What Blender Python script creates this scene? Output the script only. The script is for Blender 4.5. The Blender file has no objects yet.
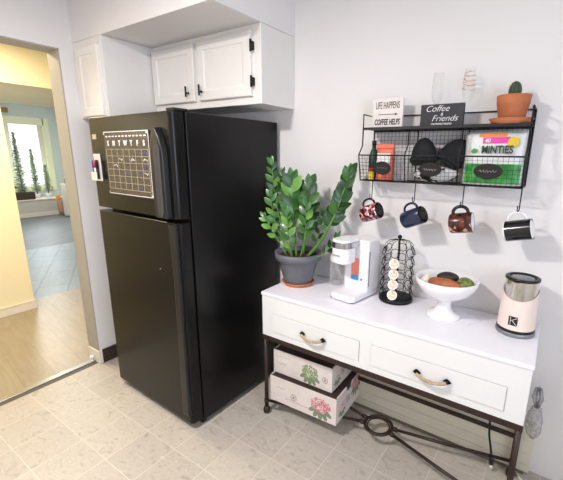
import bpy, bmesh, math, random
from mathutils import Vector, Matrix, Euler
random.seed(7)
PI = math.pi
SC = bpy.context.scene
COL = SC.collection

# ------------------------------------------------------------------ materials
def lin(h):
    h = h.lstrip('#'); c = [int(h[i:i+2], 16) / 255 for i in (0, 2, 4)]
    return [(x / 12.92 if x <= .04045 else ((x + .055) / 1.055) ** 2.4) for x in c] + [1]
def newmat(name):
    m = bpy.data.materials.new(name); m.use_nodes = True
    nt = m.node_tree; b = nt.nodes['Principled BSDF']
    return m, nt, b
def mat(name, col, rough=.5, metal=0, spec=.5, vary=.06, scale=12, bump=0, bscale=200, alpha=1, coat=0, trans=0, ior=1.45, emit=0, sss=0):
    m, nt, b = newmat(name); N = nt.nodes; L = nt.links
    b.inputs['Roughness'].default_value = rough
    b.inputs['Metallic'].default_value = metal
    b.inputs['Specular IOR Level'].default_value = spec
    b.inputs['Coat Weight'].default_value = coat
    b.inputs['Coat Roughness'].default_value = .12
    b.inputs['Transmission Weight'].default_value = trans
    b.inputs['IOR'].default_value = ior
    b.inputs['Alpha'].default_value = alpha
    if emit:
        b.inputs['Emission Color'].default_value = lin(col); b.inputs['Emission Strength'].default_value = emit
    tc = N.new('ShaderNodeTexCoord')
    no = N.new('ShaderNodeTexNoise'); no.inputs['Scale'].default_value = scale; no.inputs['Detail'].default_value = 4
    L.new(tc.outputs['Object'], no.inputs['Vector'])
    cr = N.new('ShaderNodeValToRGB')
    c = lin(col)
    cr.color_ramp.elements[0].position = .3; cr.color_ramp.elements[1].position = .7
    cr.color_ramp.elements[0].color = [x * (1 - vary) for x in c[:3]] + [1]
    cr.color_ramp.elements[1].color = [min(1, x * (1 + vary)) for x in c[:3]] + [1]
    L.new(no.outputs['Fac'], cr.inputs['Fac']); L.new(cr.outputs['Color'], b.inputs['Base Color'])
    if bump:
        n2 = N.new('ShaderNodeTexNoise'); n2.inputs['Scale'].default_value = bscale; n2.inputs['Detail'].default_value = 3
        L.new(tc.outputs['Object'], n2.inputs['Vector'])
        bp = N.new('ShaderNodeBump'); bp.inputs['Strength'].default_value = bump; bp.inputs['Distance'].default_value = .002
        L.new(n2.outputs['Fac'], bp.inputs['Height']); L.new(bp.outputs['Normal'], b.inputs['Normal'])
    return m

def ramp(nt, stops, interp='LINEAR'):
    cr = nt.nodes.new('ShaderNodeValToRGB'); cr.color_ramp.interpolation = interp
    e = cr.color_ramp.elements
    while len(e) < len(stops): e.new(.5)
    for i, (p, c) in enumerate(stops): e[i].position = p; e[i].color = lin(c)
    return cr

def tile_floor_mat():
    m, nt, b = newmat('vinyl_tile'); N = nt.nodes; L = nt.links
    tc = N.new('ShaderNodeTexCoord'); sp = N.new('ShaderNodeSeparateXYZ'); L.new(tc.outputs['Object'], sp.inputs[0])
    def math_(op, a, bb=None):
        n = N.new('ShaderNodeMath'); n.operation = op
        for i, v in enumerate((a, bb)):
            if v is None: continue
            if isinstance(v, (int, float)): n.inputs[i].default_value = v
            else: L.new(v, n.inputs[i])
        return n.outputs[0]
    P = .2275
    u = math_('DIVIDE', math_('SUBTRACT', sp.outputs['X'], .0105), P)
    v = math_('DIVIDE', math_('SUBTRACT', sp.outputs['Y'], -.4245), .2365)
    def dist(t):
        f = math_('FRACT', t); return math_('MINIMUM', f, math_('SUBTRACT', 1, f))
    d = math_('MINIMUM', dist(u), dist(v))
    grout = math_('LESS_THAN', d, .0085)
    cell = N.new('ShaderNodeCombineXYZ'); L.new(math_('FLOOR', u), cell.inputs[0]); L.new(math_('FLOOR', v), cell.inputs[1])
    wn = N.new('ShaderNodeTexWhiteNoise'); wn.noise_dimensions = '3D'; L.new(cell.outputs[0], wn.inputs['Vector'])
    vm = N.new('ShaderNodeVectorMath'); vm.operation = 'MULTIPLY_ADD'
    L.new(wn.outputs['Color'], vm.inputs[0]); vm.inputs[1].default_value = (5, 5, 5); L.new(tc.outputs['Object'], vm.inputs[2])
    mp = N.new('ShaderNodeMapping'); mp.inputs['Scale'].default_value = (1, 1.6, 1); mp.inputs['Rotation'].default_value = (0, 0, .6); L.new(vm.outputs[0], mp.inputs[0])
    no = N.new('ShaderNodeTexNoise'); no.inputs['Scale'].default_value = 13; no.inputs['Detail'].default_value = 8; no.inputs['Distortion'].default_value = 1.2; no.inputs['Roughness'].default_value = .62
    L.new(mp.outputs[0], no.inputs['Vector'])
    cr = ramp(nt, [(.28, '#9a9187'), (.42, '#b3aa9f'), (.52, '#bcb4a9'), (.60, '#b1a89d'), (.72, '#cec7bc')]); L.new(no.outputs['Fac'], cr.inputs[0])
    hs = N.new('ShaderNodeHueSaturation'); L.new(cr.outputs[0], hs.inputs['Color'])
    L.new(math_('ADD', math_('MULTIPLY', wn.outputs['Value'], .10), .95), hs.inputs['Value'])
    mx = N.new('ShaderNodeMix'); mx.data_type = 'RGBA'; L.new(grout, mx.inputs['Factor']); L.new(hs.outputs[0], mx.inputs[6]); mx.inputs[7].default_value = lin('#cbc4b8')
    L.new(mx.outputs[2], b.inputs['Base Color']); b.inputs['Roughness'].default_value = .38
    bp = N.new('ShaderNodeBump'); bp.inputs['Strength'].default_value = .25; bp.inputs['Distance'].default_value = .002
    L.new(math_('SUBTRACT', no.outputs['Fac'], grout), bp.inputs['Height']); L.new(bp.outputs[0], b.inputs['Normal'])
    return m

def plank_mat(name, c1, c2, c3, w=.18, l=1.3, rot=0, rough=.3, gap='#6b5c48', mort=.004):
    m, nt, b = newmat(name); N = nt.nodes; L = nt.links
    tc = N.new('ShaderNodeTexCoord'); mp = N.new('ShaderNodeMapping'); mp.inputs['Rotation'].default_value = (0, 0, rot); L.new(tc.outputs['Object'], mp.inputs[0])
    br = N.new('ShaderNodeTexBrick'); br.inputs['Scale'].default_value = 1; br.inputs['Brick Width'].default_value = l; br.inputs['Row Height'].default_value = w
    br.inputs['Mortar Size'].default_value = mort; br.inputs['Color1'].default_value = lin(c1); br.inputs['Color2'].default_value = lin(c2); br.inputs['Mortar'].default_value = lin(gap)
    L.new(mp.outputs[0], br.inputs['Vector'])
    m2 = N.new('ShaderNodeMapping'); m2.inputs['Scale'].default_value = (1.5, 9, 1); L.new(mp.outputs[0], m2.inputs[0])
    no = N.new('ShaderNodeTexNoise'); no.inputs['Scale'].default_value = 2.2; no.inputs['Detail'].default_value = 8; no.inputs['Distortion'].default_value = 1.5; L.new(m2.outputs[0], no.inputs['Vector'])
    cr = ramp(nt, [(.35, c3), (.65, c1)]); L.new(no.outputs['Fac'], cr.inputs[0])
    mx = N.new('ShaderNodeMix'); mx.data_type = 'RGBA'; mx.inputs['Factor'].default_value = .5; L.new(br.outputs[0], mx.inputs[6]); L.new(cr.outputs[0], mx.inputs[7])
    L.new(mx.outputs[2], b.inputs['Base Color']); b.inputs['Roughness'].default_value = rough
    return m

def speckle_mat(name, stops, scale=40, rough=.35, detail=2, voro=True):
    m, nt, b = newmat(name); N = nt.nodes; L = nt.links
    tc = N.new('ShaderNodeTexCoord')
    if voro:
        t = N.new('ShaderNodeTexVoronoi'); t.inputs['Scale'].default_value = scale; L.new(tc.outputs['Object'], t.inputs['Vector'])
        s = N.new('ShaderNodeSeparateColor'); L.new(t.outputs['Color'], s.inputs[0]); out = s.outputs[0]
    else:
        t = N.new('ShaderNodeTexNoise'); t.inputs['Scale'].default_value = scale; t.inputs['Detail'].default_value = detail; L.new(tc.outputs['Object'], t.inputs['Vector']); out = t.outputs['Fac']
    cr = ramp(nt, stops, 'CONSTANT' if voro else 'LINEAR'); L.new(out, cr.inputs[0]); L.new(cr.outputs[0], b.inputs['Base Color'])
    b.inputs['Roughness'].default_value = rough
    return m

WALL = mat('painted_wall', '#e6e3e2', .75, vary=.012, scale=2, bump=.12, bscale=160)
WHITECAB = mat('white_cabinet_paint', '#e7e4e0', .42, vary=.015, bump=.04)
CEIL = mat('ceiling_paint', '#e9e7e4', .8, vary=.01)
HALLWALL = mat('cream_yellow_paint', '#f1e6c2', .7, vary=.015, scale=3)
FARWALL = mat('pale_blue_grey_paint', '#cfd5d1', .7, vary=.02)
TRIMW = mat('trim_white', '#e6dfd2', .45, vary=.02)
SEATW = mat('window_seat_paint', '#cdc8bd', .5, vary=.02)
CASING = mat('window_casing_paint', '#ecebcb', .5, vary=.02)
TILE = tile_floor_mat()
HALLFLOOR = plank_mat('hall_laminate', '#9b8d77', '#8f816a', '#ada08a', rot=.12, gap='#85765f', rough=.35)
GREYTILE = plank_mat('blue_grey_vinyl', '#8794a0', '#74838f', '#98a4ad', w=.3, l=.6, rot=.5, rough=.4, gap='#56636d', mort=.012)
FARFLOOR = plank_mat('grey_plank', '#6d7274', '#575d60', '#7f8587', w=.15, l=1.2, rot=.9, rough=.45, gap='#474d50', mort=.008)
JAMB = mat('door_lining_toned_down', '#aaa59c', .6, vary=.02)  # lining added and its colour darkened because the lamps overlight the reveal
METAL = mat('threshold_aluminium', '#a8a7a2', .35, .9)
DARKBASE = mat('dark_baseboard', '#3a2e29', .5)
BLACKG = mat('black_enamel', '#0e0e0e', .27, spec=.3, vary=.1, scale=5, bump=.14, bscale=330)
BLACKS = mat('black_side_enamel', '#0b0b0c', .28, spec=.35, vary=.1, bump=.10, bscale=300)
BLACKP = mat('black_plastic', '#141415', .32)
GREYIN = mat('grey_handle_inset', '#353537', .5)
BADGE = mat('badge_beige', '#b9a98a', .4)
BLACKM = mat('black_iron', '#141414', .45, .3)
TOPW = mat('white_lacquer_top', '#eceaf0', .3, vary=.01)
BODYW = mat('dresser_white', '#e4e4e2', .45, vary=.012, bump=.03)
GROOVE = mat('drawer_gap', '#a9a8a4', .7)
FRAMEB = mat('dark_brown_metal', '#33241f', .42, .2, vary=.15)
ROPE = mat('jute_rope', '#b39a7c', .85, vary=.2, scale=90, bump=.5, bscale=300)
CREAM = mat('heater_cream', '#d6d0bd', .5, vary=.03)
TERRA = mat('terracotta', '#b9704a', .8, vary=.1, scale=20, bump=.1)
POTG = mat('grey_plastic_pot', '#67686e', .5, vary=.04)
SOIL = mat('soil', '#3a2a20', .95, vary=.4, scale=60, bump=1, bscale=90)
STEM = mat('plant_stem', '#5f8a3c', .5, vary=.2, scale=30)
def leafm(n, c1, c2):
    m = speckle_mat(n, [(.3, c1), (.7, c2)], 14, .36, 2, False)
    b = m.node_tree.nodes['Principled BSDF']; b.inputs['Coat Weight'].default_value = .08
    return m
LEAFS = [leafm('leaf_deep', '#1c3d15', '#29521c'), leafm('leaf_mid', '#2a5a1e', '#3c7228'), leafm('leaf_light', '#4d8030', '#6a9a3e')]
WPLAST = mat('white_plastic', '#eeecee', .3, vary=.01)
SILVER = mat('brushed_silver', '#b9babd', .25, 1, vary=.1)
STEEL = mat('polished_steel', '#dcd8d0', .2, 1, vary=.12, scale=8)
CORAL = mat('coral_label', '#f08a78', .5)
BLUEL = mat('blue_label', '#4a9bdc', .5)
def glass(name, c='#ffffff', a=.16, rough=.03):
    m, nt, b = newmat(name); N = nt.nodes; L = nt.links
    b.inputs['Base Color'].default_value = lin(c); b.inputs['Roughness'].default_value = rough; b.inputs['IOR'].default_value = 1.45
    lw = N.new('ShaderNodeLayerWeight'); lw.inputs['Blend'].default_value = .35
    mr = N.new('ShaderNodeMapRange'); mr.inputs['To Min'].default_value = a * .5; mr.inputs['To Max'].default_value = min(1, a * 3)
    L.new(lw.outputs['Facing'], mr.inputs['Value']); L.new(mr.outputs[0], b.inputs['Alpha'])
    return m
GLASS = glass('clear_glass', '#dfe3e4', .05)
TANK = glass('clear_tank', '#dfe2e4', .25)
ACRYL = glass('clear_acrylic', '#a99a84', .09, .2)
BAGM = glass('thin_plastic_film', '#8f9096', .2, .3)
WIREB = mat('black_wire', '#131313', .4, .2)
BOARDB = mat('black_shelf_board', '#1b1b1c', .5)
CHALK = mat('chalkboard', '#26211f', .7, vary=.1)
CHALKW = mat('chalk_white', '#cfcac2', .8)
SIGNW = mat('sign_white', '#e5dcd8', .7, vary=.04, scale=30)
SIGND = mat('sign_charcoal', '#38383b', .7, vary=.05)
SIGNDS = mat('sign_edge', '#202022', .7)
GRIDI = mat('grid_ink', '#b9b09c', .7)
INK = mat('black_ink', '#1e1c1c', .7)
WHITEI = mat('white_ink', '#f0eeee', .7)
CACT = mat('cactus_green', '#3a4d33', .7, vary=.3, scale=60)
SPINE = mat('cactus_spines', '#b8b09a', .8)
PORC = mat('white_porcelain', '#f0eef0', .25, coat=.3, vary=.01)
SWEET = mat('sweet_potato_skin', '#a9613d', .7, vary=.35, scale=25, bump=.5, bscale=60)
AVOD = mat('dark_avocado_skin', '#2c2520', .55, vary=.3, scale=40, bump=.7, bscale=120)
AVOG = speckle_mat('mottled_green_skin', [(.35, '#3c4420'), (.5, '#6c7c32'), (.7, '#8f9c4c')], 38, .5, 3, False)
GARL = mat('garlic_skin', '#e8e0d0', .6, vary=.08, scale=30)
CREAMF = mat('frother_cream', '#efdcd1', .35, vary=.015)
DGREY = mat('dark_grey_plastic', '#4b4b50', .35)
LIDG = mat('smoky_lid', '#77777a', .2)
LGREY = mat('light_grey_metal', '#88888c', .35, .4)
PODL = speckle_mat('pod_lid_print', [(0, '#e9dccb'), (.3, '#dca483'), (.5, '#ecdccb'), (.78, '#77625f'), (.86, '#e3b799')], 150, .4)
PODS = mat('pod_cup_white', '#ece6e0', .4)
MUG1 = speckle_mat('mug_print_pink', [(0, '#2b1a20'), (.3, '#d98a86'), (.48, '#6e2f3c'), (.62, '#ead8dc'), (.75, '#c46a58'), (.88, '#1d1418')], 75, .25)
MUGB = mat('mug_black_glaze', '#0f0f12', .2, coat=.3)
MUG2 = mat('mug_navy_glaze', '#1d2742', .25, vary=.12, coat=.3)
MUG3 = speckle_mat('mug_print_brown', [(0, '#4a2119'), (.35, '#6c3226'), (.55, '#2e1512'), (.7, '#93503e'), (.84, '#c9a08a'), (.92, '#a8321f')], 62, .25)
BOXP = mat('box_paper', '#dcd2cc', .75, vary=.06, scale=14)
BROWN = mat('box_lid_brown', '#3a2a27', .6, vary=.1)
PINK = mat('print_pink', '#c77f88', .8, vary=.25, scale=60)
PINKL = mat('print_pink_light', '#e3a3a6', .8, vary=.1)
GREENP = mat('print_green', '#93a972', .8, vary=.2, scale=60)
GREEND = mat('print_leaf', '#7f8a70', .8, vary=.2)
PGREY = mat('print_grey', '#8f8786', .8)
ORANGEP = mat('pouch_orange', '#e2755a', .5, vary=.08)
WHITEP = mat('pouch_white', '#e6e2dd', .5, vary=.03)
BAGW = mat('bag_white', '#dfe2e0', .4, vary=.03, bump=.3, bscale=25)
BAGG = speckle_mat('bag_green_print', [(.3, '#1f6a2c'), (.5, '#35a043'), (.7, '#5cc258')], 22, .4, 2, False)
GREENB = mat('bottle_green', '#1f3a2c', .35)
REDC = mat('red_label', '#b93a30', .5)
YEL = mat('yellow_label', '#e3c441', .5)
HOTP = mat('hot_pink_label', '#e64aa8', .5)
ORL = mat('orange_label', '#f08c3c', .5)
DKGRN = mat('dark_green_ink', '#1f3f2c', .6)
LFGRN = mat('leaf_green_ink', '#4c9a3c', .6)
KNIT = mat('black_fabric', '#18181b', .85, vary=.3, scale=40, bump=.6, bscale=150)
COW = speckle_mat('black_white_cloth', [(.46, '#17171a'), (.5, '#e2e0e0')], 22, .8, 1, False)
CLEARP = glass('clear_packet', '#d9d6dc', .3, .2)
TREEG = mat('frosted_fir', '#96a188', .8, vary=.4, scale=30)
BARK = mat('bark', '#5a4634', .9)
BASK = mat('dark_basket', '#453b33', .9, vary=.3, scale=60)
FLWR = mat('orange_flowers', '#e7a35c', .7, vary=.2, scale=40)
VASE = mat('tan_vase', '#b98f76', .6)
WOODS = mat('wood_board', '#a3794a', .6, vary=.2, scale=15)
WINP = glass('window_glass', '#ffffff', .08, .05)
MBLUE = mat('marker_blue', '#3a4fa8', .4)
MRED = mat('marker_red', '#c23a34', .4)
MWH = mat('magnet_white', '#ddd6cc', .5)
INDIGO = mat('marker_ink_blue', '#4a4fae', .7)
LAMPG = mat('lamp_glass', '#fff4ea', .4, emit=2)
GOLD = mat('gold_print', '#d8a050', .4, .3)

# ------------------------------------------------------------------ mesh builder
class MB:
    def __init__(s): s.bm = bmesh.new(); s.mats = []
    def mi(s, m):
        if m not in s.mats: s.mats.append(m)
        return s.mats.index(m)
    def add(s, verts, faces, m, T=None, smooth=False):
        vs = [s.bm.verts.new((T @ Vector(v)) if T else Vector(v)) for v in verts]
        i = s.mi(m)
        for f in faces:
            try:
                fc = s.bm.faces.new([vs[k] for k in f]); fc.material_index = i; fc.smooth = smooth
            except ValueError: pass
        return s
    def box(s, x0, x1, y0, y1, z0, z1, m, T=None):
        v = [(x, y, z) for x in (x0, x1) for y in (y0, y1) for z in (z0, z1)]
        return s.add(v, [(0, 1, 3, 2), (4, 6, 7, 5), (0, 4, 5, 1), (2, 3, 7, 6), (0, 2, 6, 4), (1, 5, 7, 3)], m, T)
    def lathe(s, prof, m, n=32, T=None, sx=1, sy=1, cap0=True, cap1=True, smooth=True):
        v = []; f = []
        for r, z in prof:
            for k in range(n):
                a = 2 * PI * k / n; v.append((r * sx * math.cos(a), r * sy * math.sin(a), z))
        for i in range(len(prof) - 1):
            for k in range(n):
                k2 = (k + 1) % n; f.append((i * n + k, i * n + k2, (i + 1) * n + k2, (i + 1) * n + k))
        s.add(v, f, m, T, smooth)
        if cap0 and prof[0][0] > 1e-6: s.add(v[:n], [tuple(reversed(range(n)))], m, T)
        if cap1 and prof[-1][0] > 1e-6: s.add(v[-n:], [tuple(range(n))], m, T)
        return s
    def tube(s, pts, r, m, n=8, closed=False, smooth=True, T=None):
        pts = [Vector(p) for p in pts]; N = len(pts); rs = r if isinstance(r, (list, tuple)) else [r] * N
        v = []; f = []; up = None
        for i, p in enumerate(pts):
            a = pts[(i - 1) % N] if (closed or i > 0) else p; b = pts[(i + 1) % N] if (closed or i < N - 1) else p
            t = (b - a).normalized()
            if up is None:
                up = Vector((0, 0, 1)) if abs(t.z) < .9 else Vector((1, 0, 0))
            x = t.cross(up)
            if x.length < 1e-5: x = t.cross(Vector((1, 0, 0)))
            x.normalize(); y = x.cross(t).normalized(); up = y
            for k in range(n):
                an = 2 * PI * k / n + PI / 4; v.append(tuple(p + (x * math.cos(an) + y * math.sin(an)) * rs[i]))
        R = N if closed else N - 1
        for i in range(R):
            j = (i + 1) % N
            for k in range(n):
                k2 = (k + 1) % n; f.append((i * n + k, j * n + k, j * n + k2, i * n + k2))
        if not closed: f += [tuple(range(n)), tuple(reversed(range((N - 1) * n, N * n)))]
        return s.add(v, f, m, T, smooth)
    def prism(s, poly, y0, y1, m, T=None, smooth=False):   # poly in xz, extruded along y
        n = len(poly); v = [(x, y0, z) for x, z in poly] + [(x, y1, z) for x, z in poly]
        f = [tuple(range(n)), tuple(reversed(range(n, 2 * n)))] + [(k, n + k, n + (k + 1) % n, (k + 1) % n) for k in range(n)]
        return s.add(v, f, m, T, smooth)
    def ball(s, c, r, m, n=14, T=None):
        rx, ry, rz = r if isinstance(r, (tuple, list)) else (r, r, r)
        prof = [(max(1e-4, math.sin(PI * i / n)), -math.cos(PI * i / n)) for i in range(n + 1)]
        M = Matrix.Translation(c) @ Matrix.Diagonal((rx, ry, rz, 1))
        return s.lathe(prof, m, n * 2, (T @ M) if T else M)
    def build(s, name, parent=None, bevel=0, seg=2, label=None, weld=True):
        if weld: bmesh.ops.remove_doubles(s.bm, verts=s.bm.verts, dist=1e-6)
        bmesh.ops.recalc_face_normals(s.bm, faces=s.bm.faces)
        me = bpy.data.meshes.new(name); s.bm.to_mesh(me); s.bm.free()
        for m in s.mats: me.materials.append(m)
        o = bpy.data.objects.new(name, me); COL.objects.link(o)
        if parent: o.parent = parent
        if bevel:
            b = o.modifiers.new('bevel', 'BEVEL'); b.width = bevel; b.segments = seg; b.limit_method = 'ANGLE'; b.angle_limit = math.radians(40)
        if label: o['label'] = label
        return o
def empty(name, loc, label, cat, group=None, rz=0):
    o = bpy.data.objects.new(name, None); COL.objects.link(o); o.location = loc; o.rotation_euler = (0, 0, rz); o.empty_display_size = .05
    o['label'] = label; o['category'] = cat
    if group: o['group'] = group
    return o
def tag(o, label, cat, group=None):
    o['label'] = label; o['category'] = cat
    if group: o['group'] = group
    return o
def struct(o): o['kind'] = 'structure'; return o
def T3(x, y, z, rx=0, ry=0, rz=0): return Matrix.Translation((x, y, z)) @ Euler((rx, ry, rz)).to_matrix().to_4x4()
def text(name, s, size, m, parent, loc, rot=(PI / 2, 0, 0), ext=.0006, shear=0, sx=1, bold=0, align='CENTER'):
    c = bpy.data.curves.new(name, 'FONT'); c.body = s; c.size = size; c.extrude = ext; c.shear = shear; c.offset = bold
    c.align_x = align; c.align_y = 'CENTER'
    t = bpy.data.objects.new('tmp', c); COL.objects.link(t)
    bpy.context.view_layer.update()
    me = bpy.data.meshes.new_from_object(t.evaluated_get(bpy.context.evaluated_depsgraph_get()))
    bpy.data.objects.remove(t); me.materials.clear(); me.materials.append(m)
    me.transform(Matrix.Translation(loc) @ Euler(rot).to_matrix().to_4x4() @ Matrix.Diagonal((sx, 1, 1, 1)))
    o = bpy.data.objects.new(name, me); COL.objects.link(o); o.parent = parent
    return o
def rrect(x0, x1, z0, z1, r, n=5):
    p = []
    for cx, cz, a0 in ((x1 - r, z1 - r, 0), (x0 + r, z1 - r, 90), (x0 + r, z0 + r, 180), (x1 - r, z0 + r, 270)):
        for k in range(n + 1):
            a = math.radians(a0 + 90 * k / n); p.append((cx + r * math.cos(a), cz + r * math.sin(a)))
    return p
RX = Matrix.Rotation(PI / 2, 4, 'X')

# ------------------------------------------------------------------ room shell
WL = -1.107; WT = .14; CZ = 2.44; DY0 = -1.62; DY1 = -.689; DZ = 2.09
XR = 2.7; YB = -3.4
struct(MB().box(WL - WT / 2, XR, YB, 0, -.05, 0, TILE).build('floor'))
struct(MB().box(WL - WT, XR + .1, YB - .1, .1, CZ, CZ + .08, CEIL).build('ceiling'))
struct(MB().box(WL - WT, XR + .1, 0, .1, 0, CZ, WALL).build('wall_back'))
w = MB(); w.box(WL - WT, WL, DY1, 0, 0, CZ, WALL); w.box(WL - WT, WL, DY0, DY1, DZ, CZ, WALL); w.box(WL - WT, WL, YB, DY0, 0, CZ, WALL)
struct(w.build('wall_left'))
w = MB(); WY0, WY1, WZ0, WZ1 = -2.5, -1.1, .95, 2.1
w.box(XR, XR + .1, YB, WY0, 0, CZ, WALL); w.box(XR, XR + .1, WY1, 0, 0, CZ, WALL); w.box(XR, XR + .1, WY0, WY1, 0, WZ0, WALL); w.box(XR, XR + .1, WY0, WY1, WZ1, CZ, WALL)
struct(w.build('wall_right'))
struct(MB().box(WL - WT, XR + .1, YB - .1, YB, 0, CZ, WALL).build('wall_front'))
w = MB()
for a, b, c, d in ((WY0, WY1, WZ0, WZ0 + .05), (WY0, WY1, WZ1 - .05, WZ1), (WY0, WY0 + .05, WZ0, WZ1), (WY1 - .05, WY1, WZ0, WZ1), ((WY0 + WY1) / 2 - .02, (WY0 + WY1) / 2 + .02, WZ0, WZ1)):
    w.box(XR + .02, XR + .07, a, b, c, d, TRIMW)
struct(w.build('window_1'))
# soffit over the cabinets
struct(MB().box(WL, .1227, -.609, 0, 2.1355, CZ, WALL).build('trim_1'))
# baseboards
struct(MB().box(WL, WL + .014, -.675, -.02, 0, .105, DARKBASE).build('baseboard_left', bevel=.003))
w = MB(); w.box(WL - WT - .002, WL + .004, DY1 - .012, DY1 + .03, 0, .10, TRIMW)
struct(w.build('trim_2', bevel=.004))
w = MB(); w.box(WL - .10, WL - .055, DY0, DY1 - .012, 0, .009, METAL); w.box(WL - .055, WL - .02, DY0, DY1 - .012, 0, .004, mat('threshold_dark', '#55504c', .5))
struct(w.build('trim_3', bevel=.002))
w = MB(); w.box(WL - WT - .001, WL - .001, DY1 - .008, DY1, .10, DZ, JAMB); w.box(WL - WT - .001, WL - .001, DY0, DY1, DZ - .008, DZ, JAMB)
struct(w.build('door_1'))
tg = MB(); tg.lathe([(.012, 0), (.012, .006), (.005, .010), (.005, .020), (.014, .026), (.015, .036), (.009, .044), (.0001, .046)], PORC, 20, T3(WL - .07, DY1 - .03, .009)); tag(tg.build('door_stop'), 'small white knob door stop on the metal threshold strip', 'door stop')
# hall
HX = -2.62
struct(MB().box(HX - .25, WL - WT / 2, -3.4, 3.0, -.05, 0, HALLFLOOR).build('floor'))
struct(MB().box(HX, WL - WT, -3.4, 3.0, CZ, CZ + .08, CEIL).build('ceiling'))
w = MB(); w.box(HX - .12, HX, -3.4, -.54, 0, CZ, HALLWALL); w.box(HX - .12, HX, -.54, 2.2, 2.07, CZ, HALLWALL); w.box(HX - .12, HX, 2.2, 3.0, 0, CZ, HALLWALL)
struct(w.build('wall_hall'))
struct(MB().box(WL - WT - .01, WL - WT, 0, 3.0, 0, CZ, HALLWALL).build('wall_hall_side'))
struct(MB().box(HX - .12, WL, 3.0, 3.1, 0, CZ, HALLWALL).build('wall_hall_end'))
struct(MB().box(HX - .12, WL - WT, -3.5, -3.4, 0, CZ, HALLWALL).build('wall_hall_near'))
w = MB(); w.box(HX, HX + .014, -3.4, -.526, 0, .085, TRIMW); w.box(HX - .12, HX + .014, -.54, -.526, 0, .085, TRIMW)
struct(w.build('baseboard_hall', bevel=.003))
# passage with dropped ceiling, then far room
struct(MB().box(-5.25, HX - .25, -2, 3.2, -.05, 0, GREYTILE).build('floor'))
struct(MB().box(-9.1, -5.25, -2, 3.2, -.05, 0, FARFLOOR).build('floor'))
struct(MB().box(-4.3, HX - .12, -2, 3.2, 2.07, 2.7, HALLWALL).build('trim_4'))
struct(MB().box(-9.2, -4.3, -2, 3.2, 2.7, 2.78, CEIL).build('ceiling'))
FX = -9.1; V0, V1, U0, U1 = 1.50, 2.33, .62, 2.14
FWY = 2.72
w = MB(); w.box(FX - .12, FX, -2, V0, 0, 2.7, FARWALL); w.box(FX - .12, FX, V1, 3.2, 0, 2.7, FARWALL); w.box(FX - .12, FX, V0, V1, 0, U0, FARWALL); w.box(FX - .12, FX, V0, V1, U1, 2.7, FARWALL)
struct(w.build('wall_far'))
struct(MB().box(FX, HX - .12, -2.1, -2, 0, 2.7, FARWALL).build('wall_far_near_side'))
struct(MB().box(FX, HX - .12, FWY, FWY + .1, 0, 2.7, FARWALL).build('wall_far_side'))
win = MB()
for a, b, c, d in ((V0 - .12, V0 + .03, U0 - .05, U1 + .14), (V1 - .03, V1 + .10, U0 - .05, U1 + .14), (V0, V1, U1 - .03, U1 + .14), (V0, V1, U0 - .05, U0 + .03)):
    win.box(FX - .05, FX + .03, a, b, c, d, CASING)
win.box(FX - .09, FX - .05, V0, V1, U0, U0 + .07, TRIMW); win.box(FX - .09, FX - .05, V0, V0 + .14, U0, U1, TRIMW); win.box(FX - .09, FX - .05, V1 - .12, V1, U0, U1, TRIMW)
win.box(FX - .085, FX - .06, V0, V1, 1.0, 1.025, TRIMW)
wo = struct(win.build('window_2', bevel=.004))
struct(MB().box(FX - .075, FX - .070, V0, V1, U0, U1, WINP).build('window_2_pane'))
struct(MB().box(FX, FX + .012, V1 + .16, FWY, 0, .09, TRIMW).build('baseboard_far'))
# window seat
ws = MB(); ws.box(FX, FX + .45, .6, 2.58, 0, .38, SEATW); ws.box(FX, FX + .47, .58, 2.60, .38, .41, TRIMW); ws.box(FX + .45, FX + .465, .6, 2.58, 0, .09, TRIMW)
tag(ws.build('window_seat', bevel=.005), 'low pale window seat under the bright window in the far room', 'bench')

# far room things
def fir(x, y, z, h, r, label):
    t = empty('small_fir_tree', (x, y, z), label, 'tree', None)
    p = MB(); p.lathe([(.05, 0), (.07, .10), (.062, .10), (.055, .085)], PORC, 16, cap1=True); p.build('pot', t)
    s = MB(); s.tube([(0, 0, .08), (.005, 0, h * .5), (0, 0, h)], [.012, .008, .003], BARK, 6); s.build('trunk', t)
    f = MB(); rr = random.Random(int(h * 1000))
    nn = int(h * 150)
    for i in range(nn):
        q = i / nn; zz = .14 + (h - .14) * q; L = r * (1 - q) ** .75 * rr.uniform(.35, 1.15) + .015; a = i * 2.399
        d = Vector((math.cos(a), math.sin(a), .15)); b = Vector((0, 0, zz)); e = b + d * L; e.z += .02 - .12 * L
        f.tube([b, (b + e) / 2 + Vector((0, 0, .01)), e], [.007, .012, .002], TREEG, 4, smooth=False)
        for k in range(2):
            c = b.lerp(e, rr.uniform(.4, .9)); g = c + Vector((rr.uniform(-.05, .05), rr.uniform(-.05, .05), rr.uniform(-.01, .04)))
            f.tube([c, g], [.010, .002], TREEG, 4, smooth=False)
    f.build('foliage', t, weld=False)
fir(FX + .20, 1.62, .41, 1.50, .15, 'tall sparse fir tree at the left of the far window, tallest of three')
fir(FX + .19, 1.91, .41, 1.13, .125, 'middle fir tree before the bright far window, mid height')
fir(FX + .19, 2.15, .41, .78, .10, 'short bushy fir tree in white pot, right end of the window seat')
b = empty('woven_basket', (FX + .39, 1.56, .41), 'dark low woven basket lying on the far window seat', 'basket')
m = MB(); m.prism(rrect(-.22, .22, 0, .17, .03), -.045, .045, BASK, T=Matrix.Rotation(PI / 2, 4, 'Z')); m.build('body', b, bevel=.006)
m = MB(); m.tube([(0, -.05, .16), (0, -.04, .21), (0, .04, .21), (0, .05, .16)], .008, BASK); m.build('handle', b)
VY = 2.19
v = empty('flower_vase', (FX + .62, VY, 0), 'tall tan floor vase of orange flowers beside the window seat', 'vase')
m = MB(); m.lathe([(.045, 0), (.055, .12), (.055, .32), (.045, .38), (.038, .38), (.04, .3)], VASE, 20); m.build('body', v)
m = MB()
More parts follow.
